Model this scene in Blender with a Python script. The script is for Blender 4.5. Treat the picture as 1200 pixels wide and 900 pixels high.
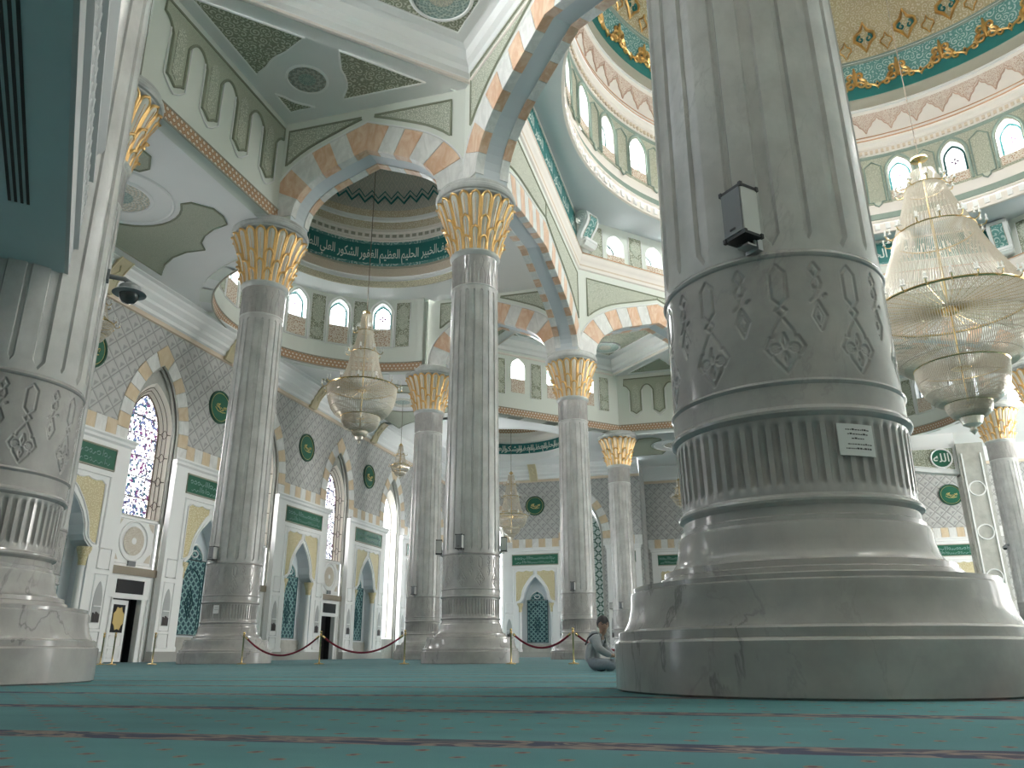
import bpy, math, random
import numpy as np
from math import sin, cos, pi, radians, sqrt, atan2
random.seed(7)
SC = bpy.context.scene
for _o in list(bpy.data.objects):
    bpy.data.objects.remove(_o)
# everything below is measured in units of the camera height above the carpet (0.28 m)
S = 0.28
U = 32.63            # column grid
T = 2.4              # half thickness of the arcade walls
COL = bpy.context.scene.collection

# ------------------------------------------------------------------ camera
cam_d = bpy.data.cameras.new('camera')
cam = bpy.data.objects.new('camera', cam_d)
COL.objects.link(cam)
cam_d.sensor_width = 36.0
cam_d.lens = 916.53 / 1200 * 36.0
cam_d.clip_start = 0.05
cam_d.clip_end = 500
cam.rotation_mode = 'XYZ'
from mathutils import Matrix, Vector
_cp, _sp = cos(.3324), sin(.3324)
_fw = Vector((-sin(.2762) * _cp, cos(.2762) * _cp, _sp))
_r = Vector((cos(.2762), sin(.2762), 0))
_u = _r.cross(_fw)
_ro = -.0044
_r2 = _r * cos(_ro) + _u * sin(_ro)
_u2 = -_r * sin(_ro) + _u * cos(_ro)
_m = Matrix((( _r2.x, _u2.x, -_fw.x), (_r2.y, _u2.y, -_fw.y), (_r2.z, _u2.z, -_fw.z)))
cam.rotation_euler = _m.to_euler('XYZ')
cam.location = (-34.4463 * S, -123.1471 * S, 1.0 * S)
SC.camera = cam

# ------------------------------------------------------------------ world, exposure, window light
SC.view_settings.view_transform = 'Standard'
SC.view_settings.look = 'None'
SC.view_settings.gamma = 1.0
SC.view_settings.exposure = 0.0
SC.view_settings.use_curve_mapping = False
W = bpy.data.worlds.new('sky')
SC.world = W
W.use_nodes = True
_bg = W.node_tree.nodes['Background']
_bg.inputs[0].default_value = (0.86, 0.93, 1.0, 1)
_bg.inputs[1].default_value = 1.0
SC.cycles.max_bounces = 8
SC.cycles.diffuse_bounces = 5
SC.cycles.glossy_bounces = 3
SC.cycles.transparent_max_bounces = 12
SC.cycles.sample_clamp_indirect = 6.0
SC.cycles.caustics_reflective = False
SC.cycles.caustics_refractive = False

def area_light(name, loc, direction, sx, sy, power, col=(1, .97, .93), spread=180):
    d = bpy.data.lights.new(name, 'AREA')
    d.shape = 'RECTANGLE'
    d.size = sx * S
    d.size_y = sy * S
    d.energy = power
    d.color = col
    d.spread = radians(spread)
    o = bpy.data.objects.new(name, d)
    o.location = (loc[0] * S, loc[1] * S, loc[2] * S)
    o.rotation_euler = Vector(direction).to_track_quat('-Z', 'Y').to_euler()
    COL.objects.link(o)
    return o

SC.view_settings.exposure = 1.45
WIN_Y = [(-2.5 + k) * U for k in range(6)]           # windows of the left wall
for _i, _y in enumerate(WIN_Y):
    area_light('daylight', (-137, _y, 27 if _i == 5 else 33.5), (1, 0, -.15), 9, 40 if _i == 5 else 24, 1000 if _i == 5 else 700)
for _x in (-3.5 * U, -2.5 * U):
    area_light('daylight', (_x, 139, 26), (0, -1, -.1), 9, 42, 620)
for _k in range(6):                                   # tall windows of the right wall
    area_light('daylight', (126, (-2.0 + _k) * U, 27), (-1, 0, 0), 11, 40, 60 if _k < 2 else 260 if _k < 4 else 2400)
for _k in range(8):                                   # small windows round the side apse
    _a = radians(110 + 20 * _k)
    area_light('daylight', (-3 * U + 34 * cos(_a), 34 * sin(_a), 75), (-cos(_a), -sin(_a), -.2), 5, 7, 240)
for _sg in (-1, 1):                                   # windows over the corner roofs
    for _o in (-11.5, 0, 11.5):
        area_light('daylight', (-2.5 * U - 3.2 + _o * .707, _sg * (2.5 * U + 3.2 + _o * .707), 75), (1, -_sg, .15), 4, 5, 650)
for _k in range(-2, 3):                               # far apse
    _a = radians(90 + 20 * _k + 10)
    area_light('daylight', (36 * cos(_a), 3 * U + 36 * sin(_a), 75), (-cos(_a), -sin(_a), -.25), 5, 7, 250)
for _sx, _sy in ((-1, 1), (1, 1), (-1, -1)):          # windows over the diagonal arches
    area_light('daylight', (_sx * (1.5 * U + 6), _sy * (1.5 * U + 6), 91.5), (-_sx, -_sy, -.1), 28, 7, 700)
for _k in range(0, 16):                               # windows of the great drum
    _a = radians(22.5 * _k + 11.25)
    area_light('daylight', (64 * cos(_a), 64 * sin(_a), 110), (-cos(_a), -sin(_a), -.75), 8, 9, 850 if _k < 4 else 1600)

# ------------------------------------------------------------------ mesh helpers
ORG = {}
def P3(p):
    return (p[0] * S, p[1] * S, p[2] * S)

class MB:
    """collects faces (with uv) and links them as one mesh object"""
    def __init__(s):
        s.v = []; s.f = []; s.uv = []; s.k = []
    def vert(s, p):
        s.v.append((float(p[0]), float(p[1]), float(p[2]))); return len(s.v) - 1
    def face(s, ids, uv=None, k=0):
        s.f.append(tuple(ids)); s.uv.append(uv if uv else [(0, 0)] * len(ids)); s.k.append(k)
    def poly(s, pts, uv=None, k=0):
        s.face([s.vert(p) for p in pts], uv, k)
    def box(s, c, d, rz=0, k=0):
        ca, sa = cos(rz), sin(rz)
        q = []
        for z in (-1, 1):
            for x, y in ((-1, -1), (1, -1), (1, 1), (-1, 1)):
                X, Y = x * d[0] / 2, y * d[1] / 2
                q.append(s.vert((c[0] + X * ca - Y * sa, c[1] + X * sa + Y * ca, c[2] + z * d[2] / 2)))
        a = q
        for ids, (w, h) in (((0, 3, 2, 1), (d[0], d[1])), ((4, 5, 6, 7), (d[0], d[1])), ((0, 1, 5, 4), (d[0], d[2])), ((1, 2, 6, 5), (d[1], d[2])), ((2, 3, 7, 6), (d[0], d[2])), ((3, 0, 4, 7), (d[1], d[2]))):
            s.face([a[i] for i in ids], [(0, 0), (w, 0), (w, h), (0, h)], k)
        return s
    def grid(s, rows, close=False, uvf=None, flip=False, k=0):
        """rows: list of equal-length point lists"""
        base = len(s.v); n = len(rows[0])
        for r in rows:
            for p in r: s.vert(p)
        m = n if close else n - 1
        for i in range(len(rows) - 1):
            for j in range(m):
                j2 = (j + 1) % n
                q = [base + i * n + j, base + i * n + j2, base + (i + 1) * n + j2, base + (i + 1) * n + j]
                u = None
                if uvf:
                    u = [uvf(i, j), uvf(i, j + 1), uvf(i + 1, j + 1), uvf(i + 1, j)]
                if flip:
                    q = q[::-1]; u = u[::-1] if u else None
                s.face(q, u, k)
        return s
    def lathe(s, prof, c=(0, 0, 0), n=48, a0=0, a1=360, uscale=None, flip=False, k=0):
        full = abs(a1 - a0) >= 359.9
        m = n if full else n + 1
        rows = []
        L = [0]
        for i in range(1, len(prof)):
            L.append(L[-1] + math.hypot(prof[i][0] - prof[i - 1][0], prof[i][1] - prof[i - 1][1]))
        rm = max(p[0] for p in prof)
        for r, z in prof:
            rows.append([(c[0] + r * cos(radians(a0 + (a1 - a0) * j / n)), c[1] + r * sin(radians(a0 + (a1 - a0) * j / n)), c[2] + z) for j in range(m)])
        arc = radians(a1 - a0) * rm
        s.grid(rows, full, lambda i, j: (arc * j / n, L[i]), flip, k)
        return s
    def tube(s, pts, r, n=6, closed=False, k=0):
        pts = [Vector(p) for p in pts]
        rows = []
        N = len(pts)
        up = None
        for i, p in enumerate(pts):
            a = pts[(i - 1) % N] if (closed or i > 0) else p
            b = pts[(i + 1) % N] if (closed or i < N - 1) else p
            t = (b - a).normalized() if (b - a).length > 1e-9 else Vector((0, 0, 1))
            if up is None:
                up = Vector((0, 0, 1)) if abs(t.z) < .9 else Vector((1, 0, 0))
            x = t.cross(up)
            if x.length < 1e-6:
                x = t.cross(Vector((1, .3, 0)))
            x.normalize(); y = x.cross(t).normalized(); up = y
            rr = r[i] if isinstance(r, (list, tuple)) else r
            rows.append([p + x * rr * cos(2 * pi * j / n) + y * rr * sin(2 * pi * j / n) for j in range(n)])
        if closed: rows.append(rows[0])
        s.grid(rows, True, None, True, k)
        if not closed:
            s.poly(rows[0], k=k); s.poly(rows[-1][::-1], k=k)
        return s
    def build(s, name, mats, parent=None, smooth=None, **props):
        me = bpy.data.meshes.new(name)
        og = ORG.get(parent, (0, 0, 0)) if parent else (0, 0, 0)
        org = props.pop('org', None)
        if org is not None: og = org
        me.from_pydata([((p[0] - og[0]) * S, (p[1] - og[1]) * S, (p[2] - og[2]) * S) for p in s.v], [], s.f)
        uvl = me.uv_layers.new(name='UVMap')
        flat = [c for u in s.uv for p in u for c in p]
        uvl.data.foreach_set('uv', flat)
        if not isinstance(mats, (list, tuple)): mats = [mats]
        for m in mats: me.materials.append(m)
        if len(mats) > 1: me.polygons.foreach_set('material_index', s.k)
        if smooth is not None:
            me.polygons.foreach_set('use_smooth', [True] * len(me.polygons))
            me.update()
            me.set_sharp_from_angle(angle=radians(smooth))
        me.validate(); me.update()
        o = bpy.data.objects.new(name, me)
        COL.objects.link(o)
        if parent: o.parent = parent
        elif org is not None: o.location = P3(org)
        ORG[o] = og
        for kk, vv in props.items(): o[kk] = vv
        return o

def tag(o, label, cat, group=None):
    o['label'] = label; o['category'] = cat
    if group: o['group'] = group
    return o
def thing(name, label, cat, loc=(0, 0, 0), rz=0, group=None):
    o = bpy.data.objects.new(name, None)
    COL.objects.link(o)
    o.empty_display_size = .2
    o.location = P3(loc); o.rotation_euler = (0, 0, rz)
    ORG[o] = tuple(loc)
    tag(o, label, cat, group)
    return o
def struct(o):
    o['kind'] = 'structure'; return o
KIDS = {}
def kids(o):
    return [c for c in bpy.data.objects if c.parent == o]
def dup(root, loc, rz=0, label=None, group=None, lvl=0, parent=None):
    c = root.copy(); COL.objects.link(c)
    if lvl == 0:
        c.location = P3(loc); c.rotation_euler = (0, 0, rz)
        if label: c['label'] = label
        if group: c['group'] = group
        ORG[c] = tuple(loc)
    else:
        c.parent = parent
    for ch in kids(root): dup(ch, None, 0, None, None, lvl + 1, c)
    return c
# ------------------------------------------------------------------ materials
class NT:
    def __init__(s, name):
        s.m = bpy.data.materials.new(name); s.m.use_nodes = True
        s.t = s.m.node_tree; s.bsdf = s.t.nodes['Principled BSDF']; s.out = s.t.nodes['Material Output']
    def put(s, sock, v):
        if isinstance(v, bpy.types.NodeSocket): s.t.links.new(v, sock)
        elif isinstance(v, (tuple, list)) and sock.type == 'RGBA' and len(v) == 3: sock.default_value = (*v, 1)
        else: sock.default_value = v
    def n(s, ty, ins=None, out=0, **at):
        nd = s.t.nodes.new('ShaderNode' + ty)
        for k, v in at.items(): setattr(nd, k, v)
        for k, v in (ins or {}).items(): s.put(nd.inputs[k], v)
        return nd.outputs[out]
    def math(s, op, a, b=None, c=None):
        i = {0: a}
        if b is not None: i[1] = b
        if c is not None: i[2] = c
        return s.n('Math', i, operation=op)
    def mix(s, f, a, b, bt='MIX'):
        nd = s.t.nodes.new('ShaderNodeMix'); nd.data_type = 'RGBA'; nd.blend_type = bt
        s.put(nd.inputs[0], f); s.put(nd.inputs[6], a); s.put(nd.inputs[7], b)
        return nd.outputs[2]
    def ramp(s, f, stops, interp='LINEAR'):
        nd = s.t.nodes.new('ShaderNodeValToRGB'); cr = nd.color_ramp; cr.interpolation = interp
        while len(cr.elements) < len(stops): cr.elements.new(.5)
        for e, (p, c) in zip(cr.elements, stops):
            e.position = p; e.color = (*c, 1) if len(c) == 3 else c
        s.put(nd.inputs[0], f); return nd.outputs[0]
    def step(s, a, lo, hi):
        nd = s.t.nodes.new('ShaderNodeMapRange'); nd.interpolation_type = 'SMOOTHSTEP'
        s.put(nd.inputs[0], a); nd.inputs[1].default_value = lo; nd.inputs[2].default_value = hi
        return nd.outputs[0]
    def uv(s): return s.n('UVMap', uv_map='UVMap')
    def obj(s): return s.n('TexCoord', out=3)
    def mapping(s, v, sc=(1, 1, 1), rot=(0, 0, 0), loc=(0, 0, 0)):
        return s.n('Mapping', {0: v, 1: loc, 2: rot, 3: sc})
    def xyz(s, v):
        nd = s.t.nodes.new('ShaderNodeSeparateXYZ'); s.put(nd.inputs[0], v); return nd.outputs
    def noise(s, v, scale, detail=4, rough=.5, dist=0, out=0):
        return s.n('TexNoise', {'Vector': v, 'Scale': scale, 'Detail': detail, 'Roughness': rough, 'Distortion': dist}, out=out)
    def voro(s, v, scale, feature='F1', out=0, rnd=1.0):
        return s.n('TexVoronoi', {'Vector': v, 'Scale': scale, 'Randomness': rnd}, out=out, feature=feature)
    def bump(s, h, strength=.3, dist=.01):
        s.put(s.bsdf.inputs['Normal'], s.n('Bump', {'Height': h, 'Strength': strength, 'Distance': dist}))
    def done(s, col, rough=.6, metal=0, spec=.5, **kw):
        b = s.bsdf.inputs
        s.put(b['Base Color'], col); s.put(b['Roughness'], rough); s.put(b['Metallic'], metal); s.put(b['Specular IOR Level'], spec)
        for k, v in kw.items(): s.put(b[k.replace('_', ' ')], v)
        return s.m

def flat(name, col, rough=.6, metal=0, var=.05, scale=3, spec=.5):
    t = NT(name)
    n = t.noise(t.obj(), scale, 4, .6)
    d = [max(0, c * (1 - var)) for c in col]; l = [min(1, c * (1 + var)) for c in col]
    return t.done(t.mix(n, d, l), rough, metal, spec)

def marble(name, base, vein, rough, scale=1.0, amount=.6, dark=None):
    t = NT(name); o = t.obj()
    warp = t.noise(o, .7 * scale, 5, .6, 0, 1)
    v = t.mix(.22, o, warp, 'ADD')
    w = t.noise(t.mapping(v, (1, 1, .55), (.5, .35, .2)), .42 * scale, 8, .58, .5)
    ridge = t.math('ABSOLUTE', t.math('SUBTRACT', w, .5))
    thin = t.math('SUBTRACT', 1.0, t.step(ridge, .0, .007))
    brk = t.step(t.noise(o, .55 * scale, 3), .47, .62)
    thin = t.math('MULTIPLY', thin, brk)
    cloud = t.noise(v, 1.3 * scale, 5, .62)
    fine = t.noise(t.mapping(o, (1, 1, .35)), 9 * scale, 4, .7)
    c = t.mix(t.step(cloud, .3, .72), [min(1, a * 1.07) for a in base], [a * .8 for a in base])
    c = t.mix(t.math('MULTIPLY', t.step(fine, .45, .8), .25), c, [a * .75 for a in base])
    w2 = t.noise(t.mapping(v, (1, 1, .5), (-.4, .5, .6)), 1.5 * scale, 6, .6, .4)
    thin2 = t.math('MULTIPLY', t.math('SUBTRACT', 1.0, t.step(t.math('ABSOLUTE', t.math('SUBTRACT', w2, .5)), .0, .016)), t.step(t.noise(o, 1.1 * scale, 3), .45, .65))
    c = t.mix(t.math('MULTIPLY', thin2, amount * .6), c, [a * .6 for a in base])
    c = t.mix(t.math('MULTIPLY', thin, amount), c, vein)
    return t.done(c, t.math('ADD', rough, t.math('MULTIPLY', cloud, .06)), 0, .5)

def veinstone(name, base, light, rough=.35, scale=2.2):
    """streaky marble of the voussoirs"""
    t = NT(name); o = t.obj()
    w = t.noise(t.mapping(o, (1, 1, .45), (0.5, .6, .3)), scale, 5, .6, 1.5)
    c = t.mix(t.step(w, .35, .7), base, light)
    return t.done(c, rough)

def scroll(name, ground, pale, scale=3.0, thick=.25, dark=None, rough=.6, freq=22, amount=1.0):
    """arabesque: spiral stems curling round scattered centres (uv in h units)"""
    t = NT(name); u = t.mapping(t.uv(), (scale, scale, scale))
    wob = t.mix(.10, u, t.noise(u, 1.6, 2, .5, 0, 1), 'ADD')
    d = t.voro(wob, 1.0)
    x, y, _ = t.xyz(t.n('VectorMath', {0: wob, 1: t.voro(wob, 1.0, out=2)}, operation='SUBTRACT'))
    ang = t.math('ARCTAN2', y, x)
    par = t.step(t.xyz(t.voro(wob, 1.0, out=1))[0], .49, .51)
    ang = t.math('MULTIPLY', ang, t.math('SUBTRACT', t.math('MULTIPLY', par, 2), 1))
    s_ = t.math('SINE', t.math('ADD', t.math('MULTIPLY', d, freq * .8), ang))
    m = t.step(s_, .30 - thick, .70 - thick)
    e = t.voro(wob, 1.0, 'DISTANCE_TO_EDGE')
    m = t.math('MULTIPLY', m, t.step(e, .03, .07))
    c = t.mix(t.math('MULTIPLY', m, amount), ground, pale)
    return t.done(c, rough)

def dots(name, ground, pale, line, scale=1.0, rough=.55):
    """honeycomb of pale bosses in a warm lattice"""
    t = NT(name); u = t.mapping(t.uv(), (scale, scale, scale)); ds = []
    for off in (0, .5):
        x, y, _ = t.xyz(t.mapping(u, (1, .62, 1), (0, 0, 0), (off, off, 0)))
        fx = t.math('SUBTRACT', t.math('FRACT', x), .5); fy = t.math('MULTIPLY', t.math('SUBTRACT', t.math('FRACT', y), .5), 1.6)
        ds.append(t.math('SQRT', t.math('ADD', t.math('MULTIPLY', fx, fx), t.math('MULTIPLY', fy, fy))))
    d = t.math('MINIMUM', ds[0], ds[1])
    c = t.ramp(d, [(0, pale), (.24, pale), (.28, line), (.36, line), (.40, ground), (.55, ground), (.6, line)])
    return t.done(c, rough)

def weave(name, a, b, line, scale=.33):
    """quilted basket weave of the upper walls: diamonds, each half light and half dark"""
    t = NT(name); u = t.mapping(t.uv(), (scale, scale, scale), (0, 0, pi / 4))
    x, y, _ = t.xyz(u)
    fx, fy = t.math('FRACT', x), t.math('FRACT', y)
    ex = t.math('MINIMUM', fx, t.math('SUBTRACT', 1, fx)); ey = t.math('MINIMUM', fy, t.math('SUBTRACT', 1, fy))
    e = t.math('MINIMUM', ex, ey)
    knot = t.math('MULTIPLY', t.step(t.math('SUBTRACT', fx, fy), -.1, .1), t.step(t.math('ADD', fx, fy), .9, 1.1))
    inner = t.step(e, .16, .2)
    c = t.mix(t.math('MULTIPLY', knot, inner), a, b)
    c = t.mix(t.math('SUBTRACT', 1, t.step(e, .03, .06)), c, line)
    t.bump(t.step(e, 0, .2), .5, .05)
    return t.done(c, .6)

def lattice(name, ground, line, pane, scale=1.0, emit=0.0):
    """interlaced quatrefoil tracery"""
    t = NT(name); u = t.mapping(t.uv(), (scale, scale, scale)); x, y, _ = t.xyz(u)
    r = []
    for ox, oy in ((0, 0), (.5, .5)):
        fx = t.math('SUBTRACT', t.math('FRACT', t.math('ADD', x, ox)), .5); fy = t.math('SUBTRACT', t.math('FRACT', t.math('ADD', y, oy)), .5)
        dd = t.math('SQRT', t.math('ADD', t.math('MULTIPLY', fx, fx), t.math('MULTIPLY', fy, fy)))
        r.append(t.math('ABSOLUTE', t.math('SUBTRACT', dd, .36)))
        mh = t.math('ADD', t.math('ABSOLUTE', fx), t.math('ABSOLUTE', fy))
        r.append(t.math('ABSOLUTE', t.math('SUBTRACT', mh, .42)))
    d = t.math('MINIMUM', t.math('MINIMUM', r[0], r[1]), t.math('MINIMUM', r[2], r[3]))
    c = t.mix(t.step(d, .03, .06), line, ground)
    c = t.mix(t.math('MULTIPLY', t.step(d, .1, .13), .8), c, pane)
    return t.done(c, .5)

def stained(name, scale=1.0, tint=1.0, leads=(.02, .011, .026), rnd=1.0):
    """stained glass: a clear tinted pane that daylight passes through, with leading"""
    t = NT(name); u = t.mapping(t.uv(), (scale, scale, scale))
    e = t.voro(u, 1.0, 'DISTANCE_TO_EDGE', rnd=rnd)
    cell = t.voro(u, 1.0, out=1, rnd=rnd); cx = t.xyz(cell)
    col = t.mix(t.step(cx[0], .78, .8), (1, 1, 1), (.07, .09, .16))
    col = t.mix(t.math('MULTIPLY', t.step(cx[1], .86, .88), tint), col, (.10, .03, .08))
    col = t.mix(t.math('MULTIPLY', t.step(cx[2], .88, .9), tint), col, (.012, .05, .06))
    col = t.mix(t.step(e, .045, .085), leads, col)
    tr = t.n('BsdfTransparent', {0: col})
    df = t.n('BsdfTranslucent', {0: col})
    mx = t.n('MixShader', {0: .12, 1: tr, 2: df})
    t.t.links.new(mx, t.out.inputs['Surface'])
    return t.m

def clearpane(name, col, mixf=.3):
    t = NT(name)
    tr = t.n('BsdfTransparent', {0: col}); df = t.n('BsdfTranslucent', {0: col})
    t.t.links.new(t.n('MixShader', {0: mixf, 1: tr, 2: df}), t.out.inputs['Surface'])
    return t.m

M = {}
M['abacus'] = marble('pale capital marble', (.62, .63, .61), (.3, .3, .3), .25, 1.0, .3)
M['marble'] = marble('polished grey marble', (.44, .425, .41), (.10, .10, .105), .13, 1.0, .5)
M['shaft'] = marble('fluted grey marble', (.58, .575, .56), (.30, .30, .30), .22, 1.0, .35)
M['plaster'] = flat('white plaster', (.86, .87, .86), .7, 0, .02, 1)
M['white'] = flat('bright white plaster', (.89, .89, .88), .6, 0, .02, 1)
M['wallmarble'] = marble('wall marble', (.48, .48, .44), (.30, .29, .26), .25, .8, .3)
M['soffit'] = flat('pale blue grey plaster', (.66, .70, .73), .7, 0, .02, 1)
M['green_plaster'] = flat('pale sage plaster', (.76, .79, .73), .7, 0, .02, 1)
M['beige'] = flat('beige plaster moulding', (.72, .60, .47), .6, 0, .05, 2)
M['tan'] = flat('pale pink plaster', (.84, .78, .72), .65, 0, .03, 2)
M['line'] = flat('terracotta line', (.55, .30, .16), .6)
M['orange'] = veinstone('orange marble block', (.72, .45, .29), (.84, .64, .49))
M['pale'] = veinstone('white marble block', (.72, .72, .70), (.86, .86, .84))
M['ochre'] = veinstone('ochre marble block', (.66, .52, .34), (.74, .62, .46), .4)
M['sage'] = scroll('sage arabesque', (.27, .29, .21), (.62, .63, .53), .95, .30)
M['sage_fine'] = scroll('fine sage arabesque', (.42, .45, .36), (.68, .69, .60), 1.4, .25)
M['sage_plain'] = scroll('soft sage damask', (.42, .45, .35), (.50, .52, .42), 1.6, .3)
M['sage_line'] = flat('sage border', (.27, .29, .21), .6)
M['frieze'] = dots('honeycomb frieze', (.50, .30, .17), (.76, .68, .58), (.30, .17, .09), 1.15)
M['lozenge'] = scroll('orange strapwork panel', (.74, .66, .56), (.46, .28, .17), 1.3, .1, freq=14)
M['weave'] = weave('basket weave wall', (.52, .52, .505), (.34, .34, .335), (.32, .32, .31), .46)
M['gold'] = flat('burnished gold', (.83, .53, .22), .28, .9, .12, 8)
M['leaf'] = flat('ivory leaf', (.83, .77, .68), .45, 0, .05, 6)
M['brass'] = flat('polished brass', (.80, .60, .30), .22, 1.0, .05, 8)
M['chain'] = flat('bronze chain', (.20, .16, .12), .5, .6)
M['crystal'] = None
M['teal'] = flat('teal green enamel', (.015, .16, .15), .5, 0, .1, 4)
M['green'] = flat('emerald enamel', (.015, .13, .075), .35, 0, .12, 4)
M['script'] = flat('pale lettering', (.78, .82, .76), .5)
M['gold_script'] = flat('gold lettering', (.72, .58, .25), .4, .3)
M['dark'] = flat('black plastic', (.012, .012, .013), .45)
M['grey_plastic'] = flat('grey speaker grille', (.20, .21, .22), .5)
M['white_plastic'] = flat('white speaker cabinet', (.62, .62, .60), .45)
M['metal'] = flat('zinc bracket', (.45, .46, .46), .4, .6)
M['red_rope'] = flat('crimson velvet rope', (.20, .01, .03), .8, 0, .15, 30)
M['mosaic'] = lattice('teal mosaic panel', (.02, .10, .125), (.26, .44, .42), (.012, .06, .085), .72)
M['tracery'] = lattice('green and white lattice window', (.65, .70, .68), (.03, .11, .08), (.52, .60, .57), .38)
M['gold_panel'] = scroll('gilded arabesque', (.62, .53, .30), (.78, .71, .50), 1.2, .25)
M['paper'] = flat('laminated paper', (.78, .78, .77), .18, 0, .02, 4)
M['ink'] = flat('printed ink', (.05, .05, .05), .6)
M['gallery'] = flat('blue grey painted soffit', (.56, .66, .68), .6, 0, .04, 2)
M['pink_line'] = scroll('stalactite tracery', (.72, .62, .54), (.50, .32, .24), 1.1, .15)
M['rosewood'] = flat('rose brown tracery', (.56, .38, .29), .6)
M['taupe'] = flat('taupe cornice', (.38, .36, .29), .6)
M['dome_teal'] = scroll('teal arabesque', (.10, .27, .25), (.42, .56, .54), .62, .3)
M['dome_gold'] = scroll('gold damask', (.45, .37, .22), (.62, .56, .42), .7, .2)
M['drum'] = scroll('sage mosaic drum', (.38, .39, .30), (.56, .56, .46), 1.2, .25)
M['drum_line'] = flat('deep sage moulding', (.26, .33, .28), .6)
M['stone_dark'] = marble('brown grey plinth stone', (.36, .34, .30), (.2, .19, .17), .3, 1.2, .4)
M['glass1'] = stained('stained glass', 2.5)
M['glass_clear'] = clearpane('frosted pane', (.93, .97, 1.0))
M['glass_edge'] = clearpane('turquoise glass', (.008, .03, .032), .3)
M['glass_rose'] = clearpane('rose glass', (.02, .004, .018), .3)
M['jamb'] = flat('cream jamb plaster', (.86, .80, .72), .6, 0, .02, 2)  # warm cream plaster of the window splays
M['dark_line'] = flat('dark bronze tracery', (.10, .07, .05), .6)
def _cr():
    t = NT('crystal beads'); o = t.obj()
    n = t.noise(o, 14, 3, .7)
    c = t.mix(n, (.66, .56, .40), (.97, .94, .86))
    t.done(c, .18, .15, .8)
    t.bsdf.inputs['Transmission Weight'].default_value = .25
    t.bsdf.inputs['IOR'].default_value = 1.5
    return t.m
M['crystal'] = _cr()
def _carpet():
    t = NT('teal prayer carpet'); o = t.mapping(t.obj(), (1, 1, 1), (0, 0, radians(-2.0)))
    x, y, z = t.xyz(o)
    big = t.noise(t.mapping(o, (.35, 1.3, 1)), 1.0, 4, .55)
    c = t.mix(t.step(big, .3, .7), (.048, .165, .178), (.075, .225, .235))
    fib = t.noise(t.mapping(o, (1, 3, 1)), 60, 3, .7)
    c = t.mix(t.math('MULTIPLY', fib, .35), c, (.03, .09, .10))
    P = 5.3 * S
    yy = t.math('DIVIDE', t.math('ADD', y, 112.1 * S), P)
    fy = t.math('ABSOLUTE', t.math('SUBTRACT', t.math('FRACT', t.math('ADD', yy, .5)), .5))   # 0 at the band
    # motifs
    for off, sz in ((0, 1), (.5, 1)):
        mx = t.math('SUBTRACT', t.math('FRACT', t.math('ADD', t.math('DIVIDE', x, 1.15 * S), off)), .5)
        my = t.math('SUBTRACT', t.math('FRACT', t.math('ADD', t.math('DIVIDE', y, .8 * S * 1.325), off)), .5)
        d = t.math('SQRT', t.math('ADD', t.math('POWER', t.math('MULTIPLY', mx, 1.15), 2), t.math('POWER', t.math('MULTIPLY', my, 1.06), 2)))
        wav = t.math('ADD', d, t.math('MULTIPLY', t.math('SUBTRACT', t.noise(o, 26, 2), .5), .12))
        c = t.mix(t.math('SUBTRACT', 1, t.step(wav, .075, .10)), c, (.19, .115, .085))
        c = t.mix(t.math('SUBTRACT', 1, t.step(wav, .03, .05)), c, (.10, .02, .035))
    # bands
    nb = t.noise(t.mapping(o, (1.0, 2.6, 1)), 3.2, 3, .6, .8)
    band = t.math('SUBTRACT', 1, t.step(fy, .07, .075))
    bc = t.ramp(nb, [(0, (.018, .012, .045)), (.46, (.022, .014, .05)), (.50, (.19, .12, .10)), (.56, (.21, .14, .12)), (.6, (.05, .015, .04)), (.75, (.03, .08, .09))])
    c = t.mix(band, c, bc)
    t.bump(t.noise(o, 220, 2), .35, .006)
    t.done(c, .95, 0, .15)
    t.bsdf.inputs['Sheen Weight'].default_value = .12
    t.bsdf.inputs['Sheen Roughness'].default_value = .4
    t.bsdf.inputs['Sheen Tint'].default_value = (.7, .9, 1.0, 1)
    return t.m
M['carpet'] = _carpet()
# ------------------------------------------------------------------ frames and walls with openings
def frame(p, q, front):
    """local (s, n, z) -> world; s runs p->q from the middle, n grows towards `front`"""
    p = Vector(p[:2]); q = Vector(q[:2]); front = front[:2]; m = (p + q) / 2; t = (q - p).normalized(); nn = Vector((-t.y, t.x))
    if nn.dot(Vector(front) - m) < 0: nn = -nn
    def F(s, n, z): return (m.x + t.x * s + nn.x * n, m.y + t.y * s + nn.y * n, z)
    F.half = (q - p).length / 2
    return F
def cyl_frame(c, R):
    def F(s, n, z):
        a = s / R
        return (c[0] + (R - n) * cos(a), c[1] + (R - n) * sin(a), z)
    return F
def arch_curve(hs, z0, z1, m=10, pf=.867):
    """pointed arch, left spring -> apex -> right spring as (s, z)"""
    H = (z1 - z0); R = []
    for i in range(m + 1):
        ph = radians(60) * i / m
        R.append((hs * cos(ph), z0 + pf * H * sin(ph)))
    za = R[-1][1]
    for i in range(1, 5):
        f = i / 4
        R.append((hs * .5 * (1 - f), za + (z1 - za) * f))
    return [(-s, z) for s, z in R] + [(s, z) for s, z in R[-2::-1]]
def ogive(hs, z0, z1, m=9):
    """steeper two-centred arch"""
    R = []
    for i in range(m + 1):
        f = i / m
        R.append((hs * (1 - f ** 1.9), z0 + (z1 - z0) * (1 - (1 - f) ** 1.25)))
    return [(-s, z) for s, z in R] + [(s, z) for s, z in R[-2::-1]]
def interp(curve, s):
    for (a, za), (b, zb) in zip(curve, curve[1:]):
        if a - 1e-9 <= s <= b + 1e-9:
            return za if abs(b - a) < 1e-9 else za + (zb - za) * (s - a) / (b - a)
    return curve[0][1] if s < curve[0][0] else curve[-1][1]
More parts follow.
